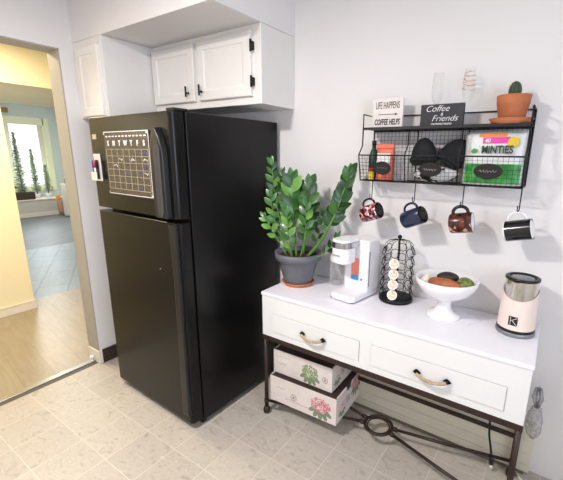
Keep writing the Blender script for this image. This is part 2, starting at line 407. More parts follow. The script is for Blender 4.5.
for i in range(16):
    a = i * 2.4; q = .015 + .035 * (i % 4) / 4; m.ball((q * math.cos(a), q * math.sin(a), .42 + .06 * math.sin(i * 1.7)), .028, FLWR, 5)
    m.tube([(0, 0, .34), (q * math.cos(a), q * math.sin(a), .42)], .003, STEM, 4)
m.build('flowers', v)
wd = MB(); wd.box(FX, FX + .03, 1.0, 1.66, 2.35, 2.455, WOODS); tag(wd.build('wooden_board', bevel=.003), 'brown wooden board fixed high above the far window', 'board')
cb = empty('white_side_cabinet', (FX + 1.15, 2.20, 0), 'narrow white cabinet beside the orange flower vase in the far room', 'cabinet')
MB().box(-.25, .25, -.05, .058, .02, .78, TRIMW).build('body', cb, bevel=.004)
m = MB(); m.box(-.24, .24, -.06, -.05, .05, .76, TRIMW); m.build('door', cb, bevel=.002)
m = MB(); m.lathe([(.02, 0), (.03, .02), (.03, .1), (.012, .14), (.012, .18)], BLACKP, 14, T3(FX + 1.12, 2.18, .78)); tag(m.build('black_bottle'), 'small black bottle standing on the white cabinet in the far room', 'bottle')

# ------------------------------------------------------------------ refrigerator
FH = 1.68; FW = .766
fr = empty('refrigerator', (0, -.6855, 0), 'black top-freezer refrigerator with glossy textured finish beside the white dresser', 'refrigerator', rz=-.0273)
# local origin = front right bottom corner of the case; x to -FW, y from 0 to .655 back
MB().box(-FW, 0, 0, .655, .03, FH, BLACKS).build('case', fr, bevel=.004)
MB().box(-FW + .02, -.02, .0, .03, .0, .05, BLACKP).build('kick_grille', fr)
def door(z0, z1, nm):
    # rounded door cross-section extruded in z
    x0, x1, y0, y1, r = -FW, -.002, -.077, -.008, .022
    pts = [(x1, y1), (x0, y1)]
    for k in range(6): a = PI + (PI / 2) * k / 5; pts.append((x0 + r * .6 + r * .6 * math.cos(a), y0 + r * .6 + r * .6 * math.sin(a)))
    for k in range(6): a = 1.5 * PI + (PI / 2) * k / 5; pts.append((x1 - r + r * math.cos(a), y0 + r + r * math.sin(a)))
    n = len(pts); v = [(x, y, z0) for x, y in pts] + [(x, y, z1) for x, y in pts]
    f = [tuple(range(n)), tuple(reversed(range(n, 2 * n)))] + [(k, n + k, n + (k + 1) % n, (k + 1) % n) for k in range(n)]
    m = MB().add(v, f, BLACKG); m.box(x0 + .01, x1 - .01, -.008, .0, z0 + .01, z1 - .01, BLACKP)
    return m.build(nm, fr, bevel=.005, seg=3)
fd = door(1.185, FH - .002, 'freezer_door'); rd = door(.045, 1.165, 'fresh_food_door')
# freezer handle: tall arched grip with a grey inner slab
m = MB()
out = []
hx0, hx1 = -.145, -.040
pts = [(hx0 + .005, 1.187), (hx0, 1.50), (hx0 + .012, 1.56), (hx0 + .035, 1.605), (hx0 + .052, 1.612), (hx1 - .022, 1.57), (hx1 - .004, 1.52), (hx1, 1.46), (hx1, 1.187)]
n = len(pts); v = []
for (x, z) in pts: v.append((x, -.076, z))
cx = (hx0 + hx1) / 2
for (x, z) in pts: v.append((cx + (x - cx) * .88, -.108, 1.187 + (z - 1.187) * .985))
f = [tuple(range(n)), tuple(reversed(range(n, 2 * n)))] + [(k, n + k, n + (k + 1) % n, (k + 1) % n) for k in range(n)]
m.add(v, f, BLACKP); h = m.build('handle', fd, bevel=.006, seg=3)
m = MB(); g = rrect(hx0 + .038, hx1 - .018, 1.195, 1.535, .025)
m.prism(g, -.1115, -.106, GREYIN); m.build('grip_inset', fd, bevel=.002, label='dark grey grip inset')
m = MB(); m.prism([(-.062, .10), (-.004, .10), (-.004, 1.162), (-.062, 1.162), (-.052, .9)], -.094, -.074, BLACKP); m.build('handle', rd, bevel=.008, seg=3)
m = MB(); m.prism(rrect(-.06, -.002, FH - .001, FH + .013, .005), -.06, .02, BLACKP); m.build('hinge_cap', fr, bevel=.003)
m = MB(); m.box(-.735, -.69, -.0795, -.0765, 1.563, 1.59, BADGE); m.build('badge', fd, bevel=.001, label='small beige badge')
m = MB(); m.lathe([(.005, 0), (.005, .002), (.003, .003)], SILVER, 12, T3(-.18, -.077, .91) @ RX); m.build('door_plug', rd, label='small silver plug')

def on_fridge(x, y, z): # local fridge to world
    ca, sa = math.cos(-.0273), math.sin(-.0273); return (x * ca - y * sa, -.6855 + x * sa + y * ca, z)
# calendar
c0 = empty('acrylic_calendar', on_fridge(-.39, -.0775, 1.275), 'clear acrylic monthly calendar board stuck on the black freezer door', 'calendar', rz=-.0273)
W, H = .42, .325
MB().box(-W / 2, W / 2, -.0045, -.0015, 0, H, ACRYL).build('board', c0, bevel=.001)
m = MB()
gx0, gx1, gz0, gz1 = -W / 2 + .012, W / 2 - .014, .028, .235
for i in range(8): x = gx0 + (gx1 - gx0) * i / 7; m.box(x - .0009, x + .0009, -.0055, -.0047, gz0, gz1, GRIDI)
for j in range(7): z = gz0 + (gz1 - gz0) * j / 6; m.box(gx0, gx1, -.0055, -.0047, z - .0009, z + .0009, GRIDI)
m.box(-W / 2, W / 2, -.0055, -.0047, H - .004, H - .0005, WHITEI); m.box(-W / 2, W / 2, -.0055, -.0047, 0, .003, WHITEI)
m.box(W / 2 - .003, W / 2, -.0055, -.0047, 0, H, WHITEI)
for i in range(12): x = gx0 + (gx1 - gx0) * (i + .5) / 12; m.box(x - .009, x + .009, -.0055, -.0047, .297, .303, WHITEI)
m.build('grid_print', c0)
for i, ch in enumerate('SMTWTFS'):
    text('lettering', ch, .036, WHITEI, c0, (gx0 + (gx1 - gx0) * (i + .5) / 7, -.005, .264), bold=.0012, sx=.85)
rr = random.Random(3)
cells = [(6, 5), (6, 4), (2, 4), (6, 3), (3, 2), (5, 2), (1, 3), (6, 2), (4, 4), (5, 0)]
for i, j in cells:
    x = gx0 + (gx1 - gx0) * (i + .5) / 7; z = gz0 + (gz1 - gz0) * (j + .5) / 6
    pts = [(x - .018 + .036 * k / 7, -.0052, z + rr.uniform(-.008, .008)) for k in range(8)]
    m = MB(); m.tube(pts, .0011, INDIGO if (i + j) % 2 else WHITEI, 4); m.build('handwriting', c0)
for x in (-W / 2 + .008, W / 2 - .008):
    for z in (.008, H - .012): m = MB(); m.lathe([(.006, 0), (.006, .003), (.004, .004)], SILVER, 12, T3(x, -.0045, z) @ RX); m.build('magnet', c0)
# marker holder
mh = empty('marker_holder', on_fridge(-.70, -.0775, 1.345), 'white magnetic marker holder at the left edge of the freezer door', 'marker holder', rz=-.0273)
m = MB(); m.box(-.038, .032, -.006, -.001, -.01, .14, MWH); m.box(-.034, .028, -.030, -.006, -.006, .0, MWH); m.box(-.034, .028, -.032, -.028, -.006, .04, MWH); m.build('holder', mh, bevel=.001)
for k, (x, mm, lb) in enumerate(((-.022, MBLUE, 'blue dry-erase marker in the holder on the freezer door'), (-.003, MRED, 'red dry-erase marker in the holder on the freezer door'), (.016, BLACKP, 'black dry-erase marker in the holder on the freezer door'))):
    px = on_fridge(-.70 + x, -.0775 - .018, 1.347)
    mk = empty('marker', px, lb, 'marker', 'markers on the freezer door')
    MB().lathe([(.0075, 0), (.0075, .062)], mm if k != 1 else MWH, 12).build('barrel', mk)
    MB().lathe([(.0082, .062), (.0082, .10), (.006, .105)], mm, 12).build('cap', mk)

# ------------------------------------------------------------------ kitchen cabinets
def shaker(m, x0, x1, z0, z1, y, mt, t=.02, rail=.05, rec=.006):
    rings = [(0, -.0005), (0, t - .004), (.004, t), (rail, t), (rail + .004, t - rec * .6), (rail + .012, t - rec), (rail + .020, t - rec)]
    v = []; f = []
    for i, dd in rings:
        v += [(x0 + i, y - dd, z0 + i), (x1 - i, y - dd, z0 + i), (x1 - i, y - dd, z1 - i), (x0 + i, y - dd, z1 - i)]
    for i in range(len(rings) - 1):
        for k in range(4): f.append((i * 4 + k, i * 4 + (k + 1) % 4, i * 4 + 4 + (k + 1) % 4, i * 4 + 4 + k))
    n = len(v); f += [(0, 3, 2, 1), (n - 4, n - 3, n - 2, n - 1)]
    m.add(v, f, mt)
c = empty('wall_cabinet', (0, 0, 0), 'white two-door wall cabinet with black pulls over the black fridge', 'cabinet')
CYF = -.290
MB().box(-.776, .1227, CYF, -.001, 1.753, 2.1345, WHITECAB).build('body', c, bevel=.002)
for (x0, x1, px) in ((-.768, -.378, -.428), (-.342, .064, -.312)):
    m = MB(); shaker(m, x0, x1, 1.792, 2.106, CYF, WHITECAB); dr = m.build('door', c)
    m = MB(); zc = 1.848
    m.tube([(px, CYF - .042, zc - .030), (px, CYF - .042, zc + .028)], .0055, BLACKM, 10)
    m.tube([(px, CYF - .018, zc - .008), (px, CYF - .042, zc - .008)], .005, BLACKM, 10)
    m.tube([(px, CYF - .030, zc - .008), (px + .016, CYF - .034, zc - .008)], .0042, BLACKM, 8)
    m.build('handle', dr, label='black T-shaped pull')
for z in (2.032, 1.862):
    m = MB(); m.box(.0645, .078, CYF - .024, CYF - .0005, z - .020, z + .020, BLACKM); m.tube([(.071, CYF - .022, z - .028), (.071, CYF - .022, z + .028)], .006, BLACKM, 8); m.build('hinge', c, label='black hinge')
c = empty('wall_cabinet', (0, 0, 0), 'deep white one-door cabinet beside the doorway, left of the two-door cabinet', 'cabinet')
MB().box(WL + .001, -.779, -.609, -.001, 1.70, 2.1345, WHITECAB).build('body', c, bevel=.002)
m = MB(); shaker(m, -1.05, -.806, 1.705, 2.092, -.609, WHITECAB, rail=.045); m.build('door', c)

# ------------------------------------------------------------------ dresser
DX0, DX1, DYF, DH, DB = .208, 1.494, -.424, .769, .5145
d = empty('console_dresser', (0, 0, 0), 'long white two-drawer console dresser on dark metal legs against the wall', 'dresser')
MB().box(DX0, DX1, DYF, -.004, DH - .020, DH, TOPW).build('top', d, bevel=.005, seg=3)
m = MB(); m.box(DX0 + .004, DX1 - .004, DYF + .005, -.01, DB, DH - .0205, BODYW); m.build('body', d, bevel=.002)
for (x0, x1, hx, z) in ((.283, .805, .553, .603), (.867, 1.418, 1.146, .602)):
    m = MB(); m.box(x0 - .002, x1 + .002, DYF + .0035, DYF + .0045, .550, .656, GROOVE); m.box(x0, x1, DYF, DYF + .0035, .552, .654, BODYW); dr = m.build('drawer', d, bevel=.0015)
    for s in (-1, 1):
        mm = MB(); px = hx + s * .062
        mm.prism([(px - .017, z), (px - .004, z + .013), (px + .006, z + .009), (px + .017, z), (px + .006, z - .009), (px - .004, z - .013)], DYF - .011, DYF - .006, BLACKM)
        mm.ball((px, DYF - .013, z), .006, BLACKM, 6); mm.tube([(px, DYF - .008, z), (px - s * .004, DYF - .024, z)], .005, BLACKM); mm.build('handle_mount', dr, label='black iron handle mount')
    mm = MB(); pts = []; rad = []
    for k in range(25):
        q = -1 + 2 * k / 24; pts.append((hx + q * .062, DYF - .022 - .012 * (1 - q * q), z - .008 * (1 - q * q) * 1.4)); rad.append(.0065 + .0012 * (k % 2))
    mm.tube(pts, rad, ROPE, 10); mm.build('handle_grip', dr, label='tan rope-wrapped grip')
m = MB(); q = .028
m.box(DX0 + .004, DX1 - .004, DYF + .004, DYF + .004 + .02, DB - q, DB - .0005, FRAMEB); m.box(DX0 + .004, DX1 - .004, -.10, -.08, DB - q, DB - .0005, FRAMEB)
m.box(DX0 + .004, DX0 + .024, DYF + .024, -.10, DB - q, DB - .0005, FRAMEB); m.box(DX1 - .024, DX1 - .004, DYF + .024, -.10, DB - q, DB - .0005, FRAMEB)
m.build('apron_frame', d, bevel=.002, label='dark brown metal frame under the drawers')
LX = (DX0 + .016, DX1 - .016); LY = (DYF + .016, -.09)
for x in LX:
    for y in LY:
        m = MB(); m.tube([(x, y, DB - q - .0005), (x, y, .045)], .0115, FRAMEB, 12)
        m.lathe([(.014, .075), (.015, .085), (.014, .095)], FRAMEB, 14, T3(x, y, 0))
        lg = m.build('leg', d, label='dark brown metal leg')
        m = MB(); m.lathe([(.010, 0), (.018, .006), (.021, .02), (.018, .036), (.012, .046)], FRAMEB, 18, T3(x, y, 0)); m.build('foot', lg)
RC = Vector((.853, -.226, .085)); RR = .072
m = MB(); m.tube([RC + Vector((RR * math.cos(2 * PI * k / 32), RR * math.sin(2 * PI * k / 32), 0)) for k in range(32)], .0085, FRAMEB, 10, closed=True)
m.tube([RC + Vector(((RR - .014) * math.cos(2 * PI * k / 32), (RR - .014) * math.sin(2 * PI * k / 32), -.004)) for k in range(32)], .004, FRAMEB, 8, closed=True); m.build('stretcher_ring', d)
for x in LX:
    for y in LY:
        e = Vector((x, y, .085)); v = (e - RC).normalized(); st = RC + v * (RR + .004)
        m = MB(); m.tube([st, st.lerp(e, .5) + Vector((0, 0, -.004)), e - v * .011], .008, FRAMEB, 8)
        m.lathe([(.012, -.012), (.013, 0), (.012, .012)], FRAMEB, 12, Matrix.Translation(RC + v * (RR + .016)) @ Matrix.Rotation(math.atan2(v.y, v.x), 4, 'Z') @ Matrix.Rotation(PI / 2, 4, 'Y')); m.build('stretcher_bar', d)
m = MB(); m.box(LX[0] + .009, LX[1] - .009, LY[1] - .007, LY[1] + .007, .215, .235, FRAMEB); m.build('rear_rail', d, bevel=.002)

# baseboard heater
hh = empty('baseboard_heater', (0, 0, 0), 'long cream metal baseboard heater along the wall behind the dresser', 'heater')
m = MB(); pr_ = [(0, .02), (-.045, .02), (-.045, .06), (-.052, .07), (-.052, .235), (-.03, .27), (0, .27)]
m.add([(x, y, z) for x in (.04, 1.55) for y, z in pr_], [tuple(range(7)), tuple(reversed(range(7, 14)))] + [(k, (k + 1) % 7, 7 + (k + 1) % 7, 7 + k) for k in range(7)], CREAM, T3(0, -.001, 0)); m.build('cover', hh, bevel=.002)
m = MB(); m.box(.06, 1.53, -.058, -.053, .105, .125, CREAM); m.box(.06, 1.53, -.056, -.053, .205, .213, CREAM); m.build('damper', hh, bevel=.002)
m = MB(); m.box(.06, 1.53, -.044, -.02, 0, .02, mat('heater_shadow_gap', '#6f6a58', .7)); m.build('gap_shade_strip', hh)  # dark strip fills the gap under the cover as painted shade

# power cord hanging behind dresser
m = MB(); m.tube([(1.350, -.115, .50), (1.358, -.115, .33), (1.368, -.115, .2), (1.385, -.115, .12), (1.392, -.115, .075)], .005, BLACKP, 8)
m.tube([(1.392, -.115, .09), (1.395, -.115, .045)], .011, BLACKP, 10); m.tube([(1.395, -.115, .045), (1.397, -.115, .022)], .008, TRIMW, 8)
tag(m.build('power_cord'), 'black power cord with plug dangling under the right end of the dresser', 'cord')

# translucent plastic bag by right leg
def crumple(c, r, seed, mt):
    m = MB(); rr = random.Random(seed); n = 12; v = []; f = []
    for i in range(n + 1):
        for k in range(20):
            a = 2 * PI * k / 20; th = PI * i / n; q = rr.uniform(.8, 1.15)
            v.append((c[0] + r[0] * math.sin(th) * math.cos(a) * q, c[1] + r[1] * math.sin(th) * math.sin(a) * q, c[2] - r[2] * math.cos(th) * rr.uniform(.92, 1.05)))
    for i in range(n):
        for k in range(20): f.append((i * 20 + k, i * 20 + (k + 1) % 20, (i + 1) * 20 + (k + 1) % 20, (i + 1) * 20 + k))
    m.add(v, f, mt); return m
m = crumple((1.535, -.085, .33), (.032, .05, .085), 4, BAGM)
for k in range(6): m.tube([(1.535, -.085, .405), (1.532 + .018 * math.sin(k), -.085 + .018 * math.cos(k), .455), (1.530 + .008 * math.sin(k), -.085 + .008 * math.cos(k), .50)], .008, BAGM, 5)
tag(m.build('plastic_bag'), 'crumpled clear grey plastic bag hanging at the right end of the dresser', 'bag')
m = MB(); m.tube([(1.50, -.06, .012), (1.53, -.10, .008), (1.60, -.09, .008), (1.63, -.13, .008), (1.58, -.17, .008)], .006, MWH, 8)
tag(m.build('extension_cable'), 'short white cable on the floor under the plastic bag', 'cable')

# ------------------------------------------------------------------ storage boxes
def hydrangea(m, cx, cz, r, y, mats, leafs, seed, axis='y', n=130):
    rr = random.Random(seed)
    def put(u, w, s, mt, lay, sides=5, el=1, ro=0):
        pts = []
        for k in range(sides):
            a = 2 * PI * k / sides; du = s * math.cos(a) * el; dw = s * math.sin(a)
            du, dw = du * math.cos(ro) - dw * math.sin(ro), du * math.sin(ro) + dw * math.cos(ro)
            off = .0004 + lay * .00012
            pts.append((u + du, y - off, w + dw) if axis == 'y' else (y + off, u + du, w + dw))
        m.add(pts, [tuple(range(sides))], mt)
    for k in range(5):
        a = -PI / 2 + (k - 2) * .5; put(cx + r * .95 * math.cos(a), cz + r * 1.0 * math.sin(a), r * .24, leafs, 0, 8, 2.1, a)
    for i in range(n):
        a = rr.uniform(0, 2 * PI); q = r * math.sqrt(rr.random()) * .95
        put(cx + q * math.cos(a) * 1.1, cz + .1 * r + q * math.sin(a) * .8, r * .10, mats[i % len(mats)], 1 + i * .05, 5, 1, a)
def stamp(m, cx, cz, r, y, axis='y'):
    for q in (1, .8):
        pts = []
        for k in range(24):
            a = 2 * PI * k / 24
            pts.append((cx + r * q * math.cos(a), y - .0008, cz + r * q * math.sin(a)) if axis == 'y' else (y + .0008, cx + r * q * math.cos(a), cz + r * q * math.sin(a)))
        m.tube(pts, .0006, PGREY, 4, closed=True)
    pts = [((cx + r * .35 * math.cos(a), y - .0008, cz + r * .35 * math.sin(a)) if axis == 'y' else (y + .0008, cx + r * .35 * math.cos(a), cz + r * .35 * math.sin(a))) for a in [2 * PI * k / 8 for k in range(8)]]
    m.add(pts, [tuple(range(8))], PGREY)
def storage(x0, x1, y0, y1, z0, z1, rz, label, flowers, seed):
    cx, cy = (x0 + x1) / 2, (y0 + y1) / 2; hx, hy, h = (x1 - x0) / 2, (y1 - y0) / 2, z1 - z0
    t = empty('storage_box', (cx, cy, z0), label, 'storage box', 'floral storage boxes under the dresser', rz)
    m = MB(); th = .006
    m.box(-hx, hx, -hy, hy, 0, th, BOXP); m.box(-hx, hx, -hy, -hy + th, th, h, BOXP); m.box(-hx, hx, hy - th, hy, th, h, BOXP)
    m.box(-hx, -hx + th, -hy + th, hy - th, th, h, BOXP)
    yc, nw, nd = 0, hy * .22, h * .20
    m.prism([(-hy + th, th), (hy - th, th), (hy - th, h), (yc + nw, h), (yc + nw * .7, h - nd), (yc - nw * .7, h - nd), (yc - nw, h), (-hy + th, h)], -hx, -hx + th, BOXP, T=Matrix.Rotation(PI / 2, 4, 'Z'))
    hydrangea(m, hx * flowers[0], h * .50, h * .36, -hy, flowers[1], flowers[2], seed)
    hydrangea(m, hy * .55, h * .75, h * .33, hx, flowers[1], flowers[2], seed + 1, 'x')
    hydrangea(m, -hy * .55, h * .40, h * .22, hx, flowers[1], flowers[2], seed + 2, 'x', 30)
    stamp(m, -hx * .25 if flowers[3] else hx * .78, h * .42, h * .12, -hy); stamp(m, -hy * .1, h * .5, h * .14, hx, 'x')
    rr = random.Random(seed + 5)
    for u0, w0, L in flowers[4]:
        m.tube([(hx * u0 + L * k / 14, -hy - .0008, h * w0 + rr.uniform(-.006, .006)) for k in range(15)], .0007, PGREY, 4)
    m.build('box_body', t, weld=False)
    m = MB(); m.box(-hx + .0065, hx - .0065, -hy + .0065, hy - .0065, h - .024, h - .004, BROWN); m.box(-hx - .0005, hx + .0005, -hy - .0005, -hy + .0062, h, h + .003, BROWN); m.build('lid', t, bevel=.001, label='dark brown inset lid')
storage(.235, .665, -.384, -.060, .094, .255, .045, 'large pale storage box with pink hydrangea print, lower of the two under the dresser', (.55, [PINK, PINKL, PINK], GREEND, 1, [(-.8, .62, .06), (-.5, .25, .17)]), 11)
storage(.236, .622, -.352, -.075, .259, .404, .03, 'small pale storage box with green hydrangea print, upper of the two under the dresser', (.28, [GREENP, GREEND, GREENP], GREEND, 0, [(-.9, .75, .10), (-.8, .45, .05)]), 21)

# ------------------------------------------------------------------ potted plants
def saucer(x, y, z, r, h, label):
    m = MB(); m.lathe([(r * .82, 0), (r, h), (r * .95, h), (r * .80, h * .35), (0.0001, h * .35)], TERRA, 40, T3(x, y, z)); return tag(m.build('plant_saucer'), label, 'saucer', 'terracotta saucers')
PX, PY = .298, -.200
saucer(PX, PY, DH, .094, .022, 'terracotta saucer under the grey pot on the dresser')
pl = empty('potted_houseplant', (PX, PY, DH + .0085), 'leafy green houseplant in a grey pot, left end of the dresser', 'plant')
m = MB(); m.lathe([(.074, 0), (.080, .012), (.113, .132), (.115, .135), (.115, .139), (.130, .143), (.134, .184), (.126, .184), (.114, .14), (.108, .12)], POTG, 44, cap1=False); m.build('pot', pl)
m = MB(); m.lathe([(.113, .160), (.06, .164), (.0001, .168)], SOIL, 30); m.build('soil', pl)
def leaf(m, base, d, up, L, Wd, mt):
    d = d.normalized(); s = d.cross(up).normalized(); n = s.cross(d).normalized()
    prof = [(0, .06), (.18, .62), (.4, 1), (.62, .93), (.82, .6), (.94, .28), (1, .02)]
    v = []; f = []
    for t, w in prof:
        c = base + d * (L * t) - n * (L * .16 * t * t)
        v += [c - s * (Wd * w / 2) + n * (Wd * .10 * w), c, c + s * (Wd * w / 2) + n * (Wd * .10 * w)]
    for i in range(len(prof) - 1):
        a = i * 3; f += [(a, a + 1, a + 4, a + 3), (a + 1, a + 2, a + 5, a + 4)]
    nv = [tuple(Vector(p) - n * .0012) for p in v]
    o = len(v)
    f2 = [tuple(o + k for k in reversed(q)) for q in f]
    m.add([tuple(p) for p in v] + nv, f + f2, mt, smooth=True)
def stem(base, tip, bow, nl, L0, W0, start=.25, seed=0, thick=.006, dark=None):
    rr = random.Random(seed); b = Vector(base) - Vector((PX, PY, DH + .0085)); t = Vector(tip) - Vector((PX, PY, DH + .0085)); bw = Vector(bow)
    P = lambda q: b.lerp(t, q) + bw * (4 * q * (1 - q))
    m = MB(); m.tube([P(k / 12) for k in range(13)], [thick * (1 - .75 * k / 12) for k in range(13)], STEM, 8)
    so = m.build('stem', pl)
    m = MB()
    view = Vector((.55, -.8, .15)).normalized()
    for i in range(nl):
        q = start + (1 - start) * (i + .5) / nl; p = P(q); tg = (P(min(1, q + .03)) - P(q - .03)).normalized()
        side = tg.cross(view).normalized() * (1 if i % 2 else -1)
        tw = rr.uniform(-.9, .9); dd = (side * math.cos(tw) + view * math.sin(tw) * .6).normalized()
        out = (dd * (1.0 - .4 * q) + tg * (.62 + .5 * q)).normalized()
        sc = (1 - .35 * abs(q - .62) / .62) * rr.uniform(.85, 1.1)
        k = 0 if q < .8 else rr.randrange(3); k = rr.choice([0, 0, 1, 1, 2] if dark is None else dark)
        leaf(m, p, out, (view + tg * -.2 + Vector((rr.uniform(-.5, .5), rr.uniform(-.3, .3), rr.uniform(0, .6)))).normalized(), L0 * sc, W0 * sc, LEAFS[k])
    leaf(m, P(.97), (P(1) - P(.93)).normalized(), view, L0 * .8, W0 * .7, LEAFS[1])
    m.build('leaves', so, weld=False)
B = DH + .165
stem((.26, -.215, B), (.125, -.215, 1.445), (-.03, 0, .0), 15, .075, .036, .30, 1)
stem((.28, -.23, B), (.195, -.22, 1.40), (-.01, 0, 0), 10, .055, .020, .45, 2, .004, [0, 0, 0])
stem((.30, -.22, B), (.262, -.22, 1.355), (.0, 0, 0), 12, .112, .058, .30, 3)
stem((.31, -.18, B), (.345, -.17, 1.335), (.02, 0, .0), 12, .095, .054, .30, 4, .006, [0, 0, 1])
stem((.35, -.19, B), (.570, -.14, 1.410), (.025, 0, -.035), 26, .084, .046, .45, 5, .010, [0, 0, 0, 1])
stem((.25, -.24, B), (.088, -.25, 1.145), (-.01, 0, .02), 6, .06, .032, .35, 6, .004, [1, 2, 2])
stem((.37, -.22, B), (.545, -.20, 1.075), (.01, 0, -.03), 5, .06, .028, .45, 7, .004, [0, 1])
stem((.33, -.23, B), (.375, -.25, 1.24), (.02, 0, .0), 9, .07, .038, .30, 8, .005)
stem((.24, -.20, B), (.135, -.24, 1.27), (-.03, 0, .0), 11, .072, .036, .20, 9, .005, [1, 2, 1])
stem((.29, -.25, B), (.27, -.27, 1.18), (.0, -.01, 0), 9, .065, .036, .2, 10, .005, [1, 2, 2])
stem((.36, -.17, B), (.43, -.15, 1.18), (.01, 0, 0), 7, .06, .032, .3, 12, .004, [0, 1])
stem((.27, -.17, B), (.17, -.16, 1.36), (-.02, 0, 0), 12, .07, .034, .3, 13, .005, [0, 1])
stem((.31, -.16, B), (.31, -.14, 1.25), (.0, 0, 0), 9, .07, .036, .25, 14, .005, [0, 0, 1])

# ------------------------------------------------------------------ coffee maker
cm = empty('coffee_maker', (.637, -.155, DH), 'white single-serve coffee maker with silver band, between plant and pod rack', 'coffee maker', rz=-.15)
m = MB()
def rbox(m, x0, x1, y0, y1, z0, z1, r, mt, rb=.008):
    p = [(x, -z) for x, z in rrect(x0, x1, -y1, -y0, r, 6)]
    n = len(p); v = []
    for z, k in ((z0, 0), (z1 - rb, 0), (z1 - rb * .3, rb * .3), (z1, rb)):
        cx, cy = (x0 + x1) / 2, (y0 + y1) / 2
        for x, y in p:
            v.append((cx + (x - cx) * (1 - 2 * k / (x1 - x0)), cy + (y - cy) * (1 - 2 * k / (y1 - y0)), z))
    f = [tuple(range(n)), tuple(reversed(range(3 * n, 4 * n)))]
    for i in range(3):
        for k in range(n): f.append((i * n + k, (i + 1) * n + k, (i + 1) * n + (k + 1) % n, i * n + (k + 1) % n))
    m.add(v, f, mt, smooth=False)
rbox(m, -.060, .088, -.142, .105, .006, .035, .03, WPLAST); m.box(-.06, .08, -.13, .10, 0, .006, DGREY); m.build('base', cm, bevel=.002)
m = MB(); rbox(m, -.066, .088, -.015, .105, .034, .305, .018, WPLAST, .006); m.build('tower', cm, bevel=.002)
m = MB(); rbox(m, -.078, .030, -.130, -.0155, .193, .270, .045, WPLAST, .002); m.build('brew_head', cm)
m = MB(); rbox(m, -.080, .032, -.132, .02, .2705, .300, .045, SILVER, .002); m.build('band', cm, label='brushed silver band')
m = MB(); rbox(m, -.079, .031, -.131, .02, .3005, .312, .045, WPLAST, .005); m.build('lid', cm)
m = MB(); m.lathe([(.010, .183), (.012, .193)], WPLAST, 16, T3(-.03, -.08, 0)); m.build('spout', cm)
text('lettering', 'KEURIG', .014, PGREY, cm, (-.026, -.1310, .232))
m = MB(); m.prism(rrect(-.012, .036, .165, .205, .004), -.0165, -.0152, CORAL); m.prism(rrect(-.012, .036, .112, .1645, .002), -.0165, -.0152, CORAL); m.prism(rrect(-.012, .036, .085, .1115, .002), -.0165, -.0152, BLUEL); m.lathe([(.007, 0), (.007, .001)], BLUEL, 16, T3(.053, -.0155, .095) @ RX); m.build('sticker', cm, label='coral and blue sticker')
m = MB(); m.box(.0885, .0895, -.005, -.001 + .004, .06, .25, PGREY); m.build('side_seam', cm)
m = MB(); m.lathe([(.036, .0), (.038, .01), (.038, .10), (.033, .128), (.031, .135)], TANK, 28, T3(-.172, .060, 0), cap1=True); wr = m.build('water_tank', cm, label='clear water tank')
m = MB(); m.lathe([(.033, .1355), (.036, .14), (.036, .165), (.030, .17)], WPLAST, 28, T3(-.172, .060, 0)); m.box(-.145, -.0665, .015, .055, .138, .16, WPLAST); m.build('tank_lid', cm)

# ------------------------------------------------------------------ pod carousel
CX_, CY_ = .852, -.105
ca = empty('pod_carousel', (CX_, CY_, DH), 'black wire coffee pod carousel standing between coffee maker and white bowl', 'pod rack')
m = MB(); m.lathe([(.083, 0), (.086, .006), (.086, .018), (.080, .022), (.0001, .022)], BLACKM, 40); m.build('base', ca)
m = MB(); m.tube([(0, 0, .02), (0, 0, .325)], .005, BLACKM, 10); m.ball((0, 0, .333), .011, BLACKM, 8); m.build('post', ca)
RRG = .0225; NCOL = 6; phi0 = math.radians(-84)
pod_pose = []
zs = [.050, .104, .158, .212, .264]
for k in range(NCOL):
    a = phi0 + 2 * PI * k / NCOL; er = Vector((math.cos(a), math.sin(a), 0)); et = Vector((-math.sin(a), math.cos(a), 0)); ez = Vector((0, 0, 1))
    rad_at = lambda z: .076 - .004 * (z / .3)
    for s in (-1, 1):
        m = MB(); pts = [er * .074 + et * s * RRG * .8 + ez * .020]
        for z in zs:
            pts += [er * (rad_at(z) + .008) + et * (s * RRG * .85) + ez * (z - .018), er * (rad_at(z) - .010) + et * (s * RRG * .9) + ez * (z + .020)]
        pts += [er * .066 + et * s * .020 + ez * .298, er * .052 + et * s * .015 + ez * .312, er * .028 + et * s * .007 + ez * .318, er * .004 + ez * .320]
        m.tube(pts, .0013, BLACKM, 6); m.build('column_wire', ca, weld=False)
    for j, z in enumerate(zs):
        n = (er + ez * .30).normalized(); c = er * (rad_at(z) + .001) + ez * z; w = n.cross(et).normalized()
        m = MB(); m.tube([c + (et * math.cos(q) + w * math.sin(q)) * RRG for q in [2 * PI * i / 20 for i in range(20)]], .0018, BLACKM, 6, closed=True)
        m.build('pod_ring', ca)
        if k == 0 and j < 4: pod_pose.append((c, n, et, w))
names = ['lowest', 'second from the bottom', 'third from the bottom', 'topmost']
for i, (c, n, et, w) in enumerate(pod_pose):
    po = bpy.data.objects.new('coffee_pod', None); COL.objects.link(po)
    M = Matrix.Identity(4)
    for r_ in range(3): M[r_][0] = et[r_]; M[r_][1] = w[r_]; M[r_][2] = n[r_]
    po.matrix_world = Matrix.Translation(Vector((CX_, CY_, DH)) + c + n * .003) @ M
    tag(po, 'single coffee pod with speckled tan lid in the rack, ' + names[i] + ' of four', 'coffee pod', 'coffee pods in the carousel')
    m = MB(); m.lathe([(.015, -.038), (.0195, -.002)], PODS, 24); m.lathe([(.0252, -.002), (.0252, .0005)], PODS, 24); m.build('cup', po)
    m = MB(); m.lathe([(.0195, .0006), (.0195, .0012)], PODL, 24); m.build('foil_lid', po, label='printed foil lid')

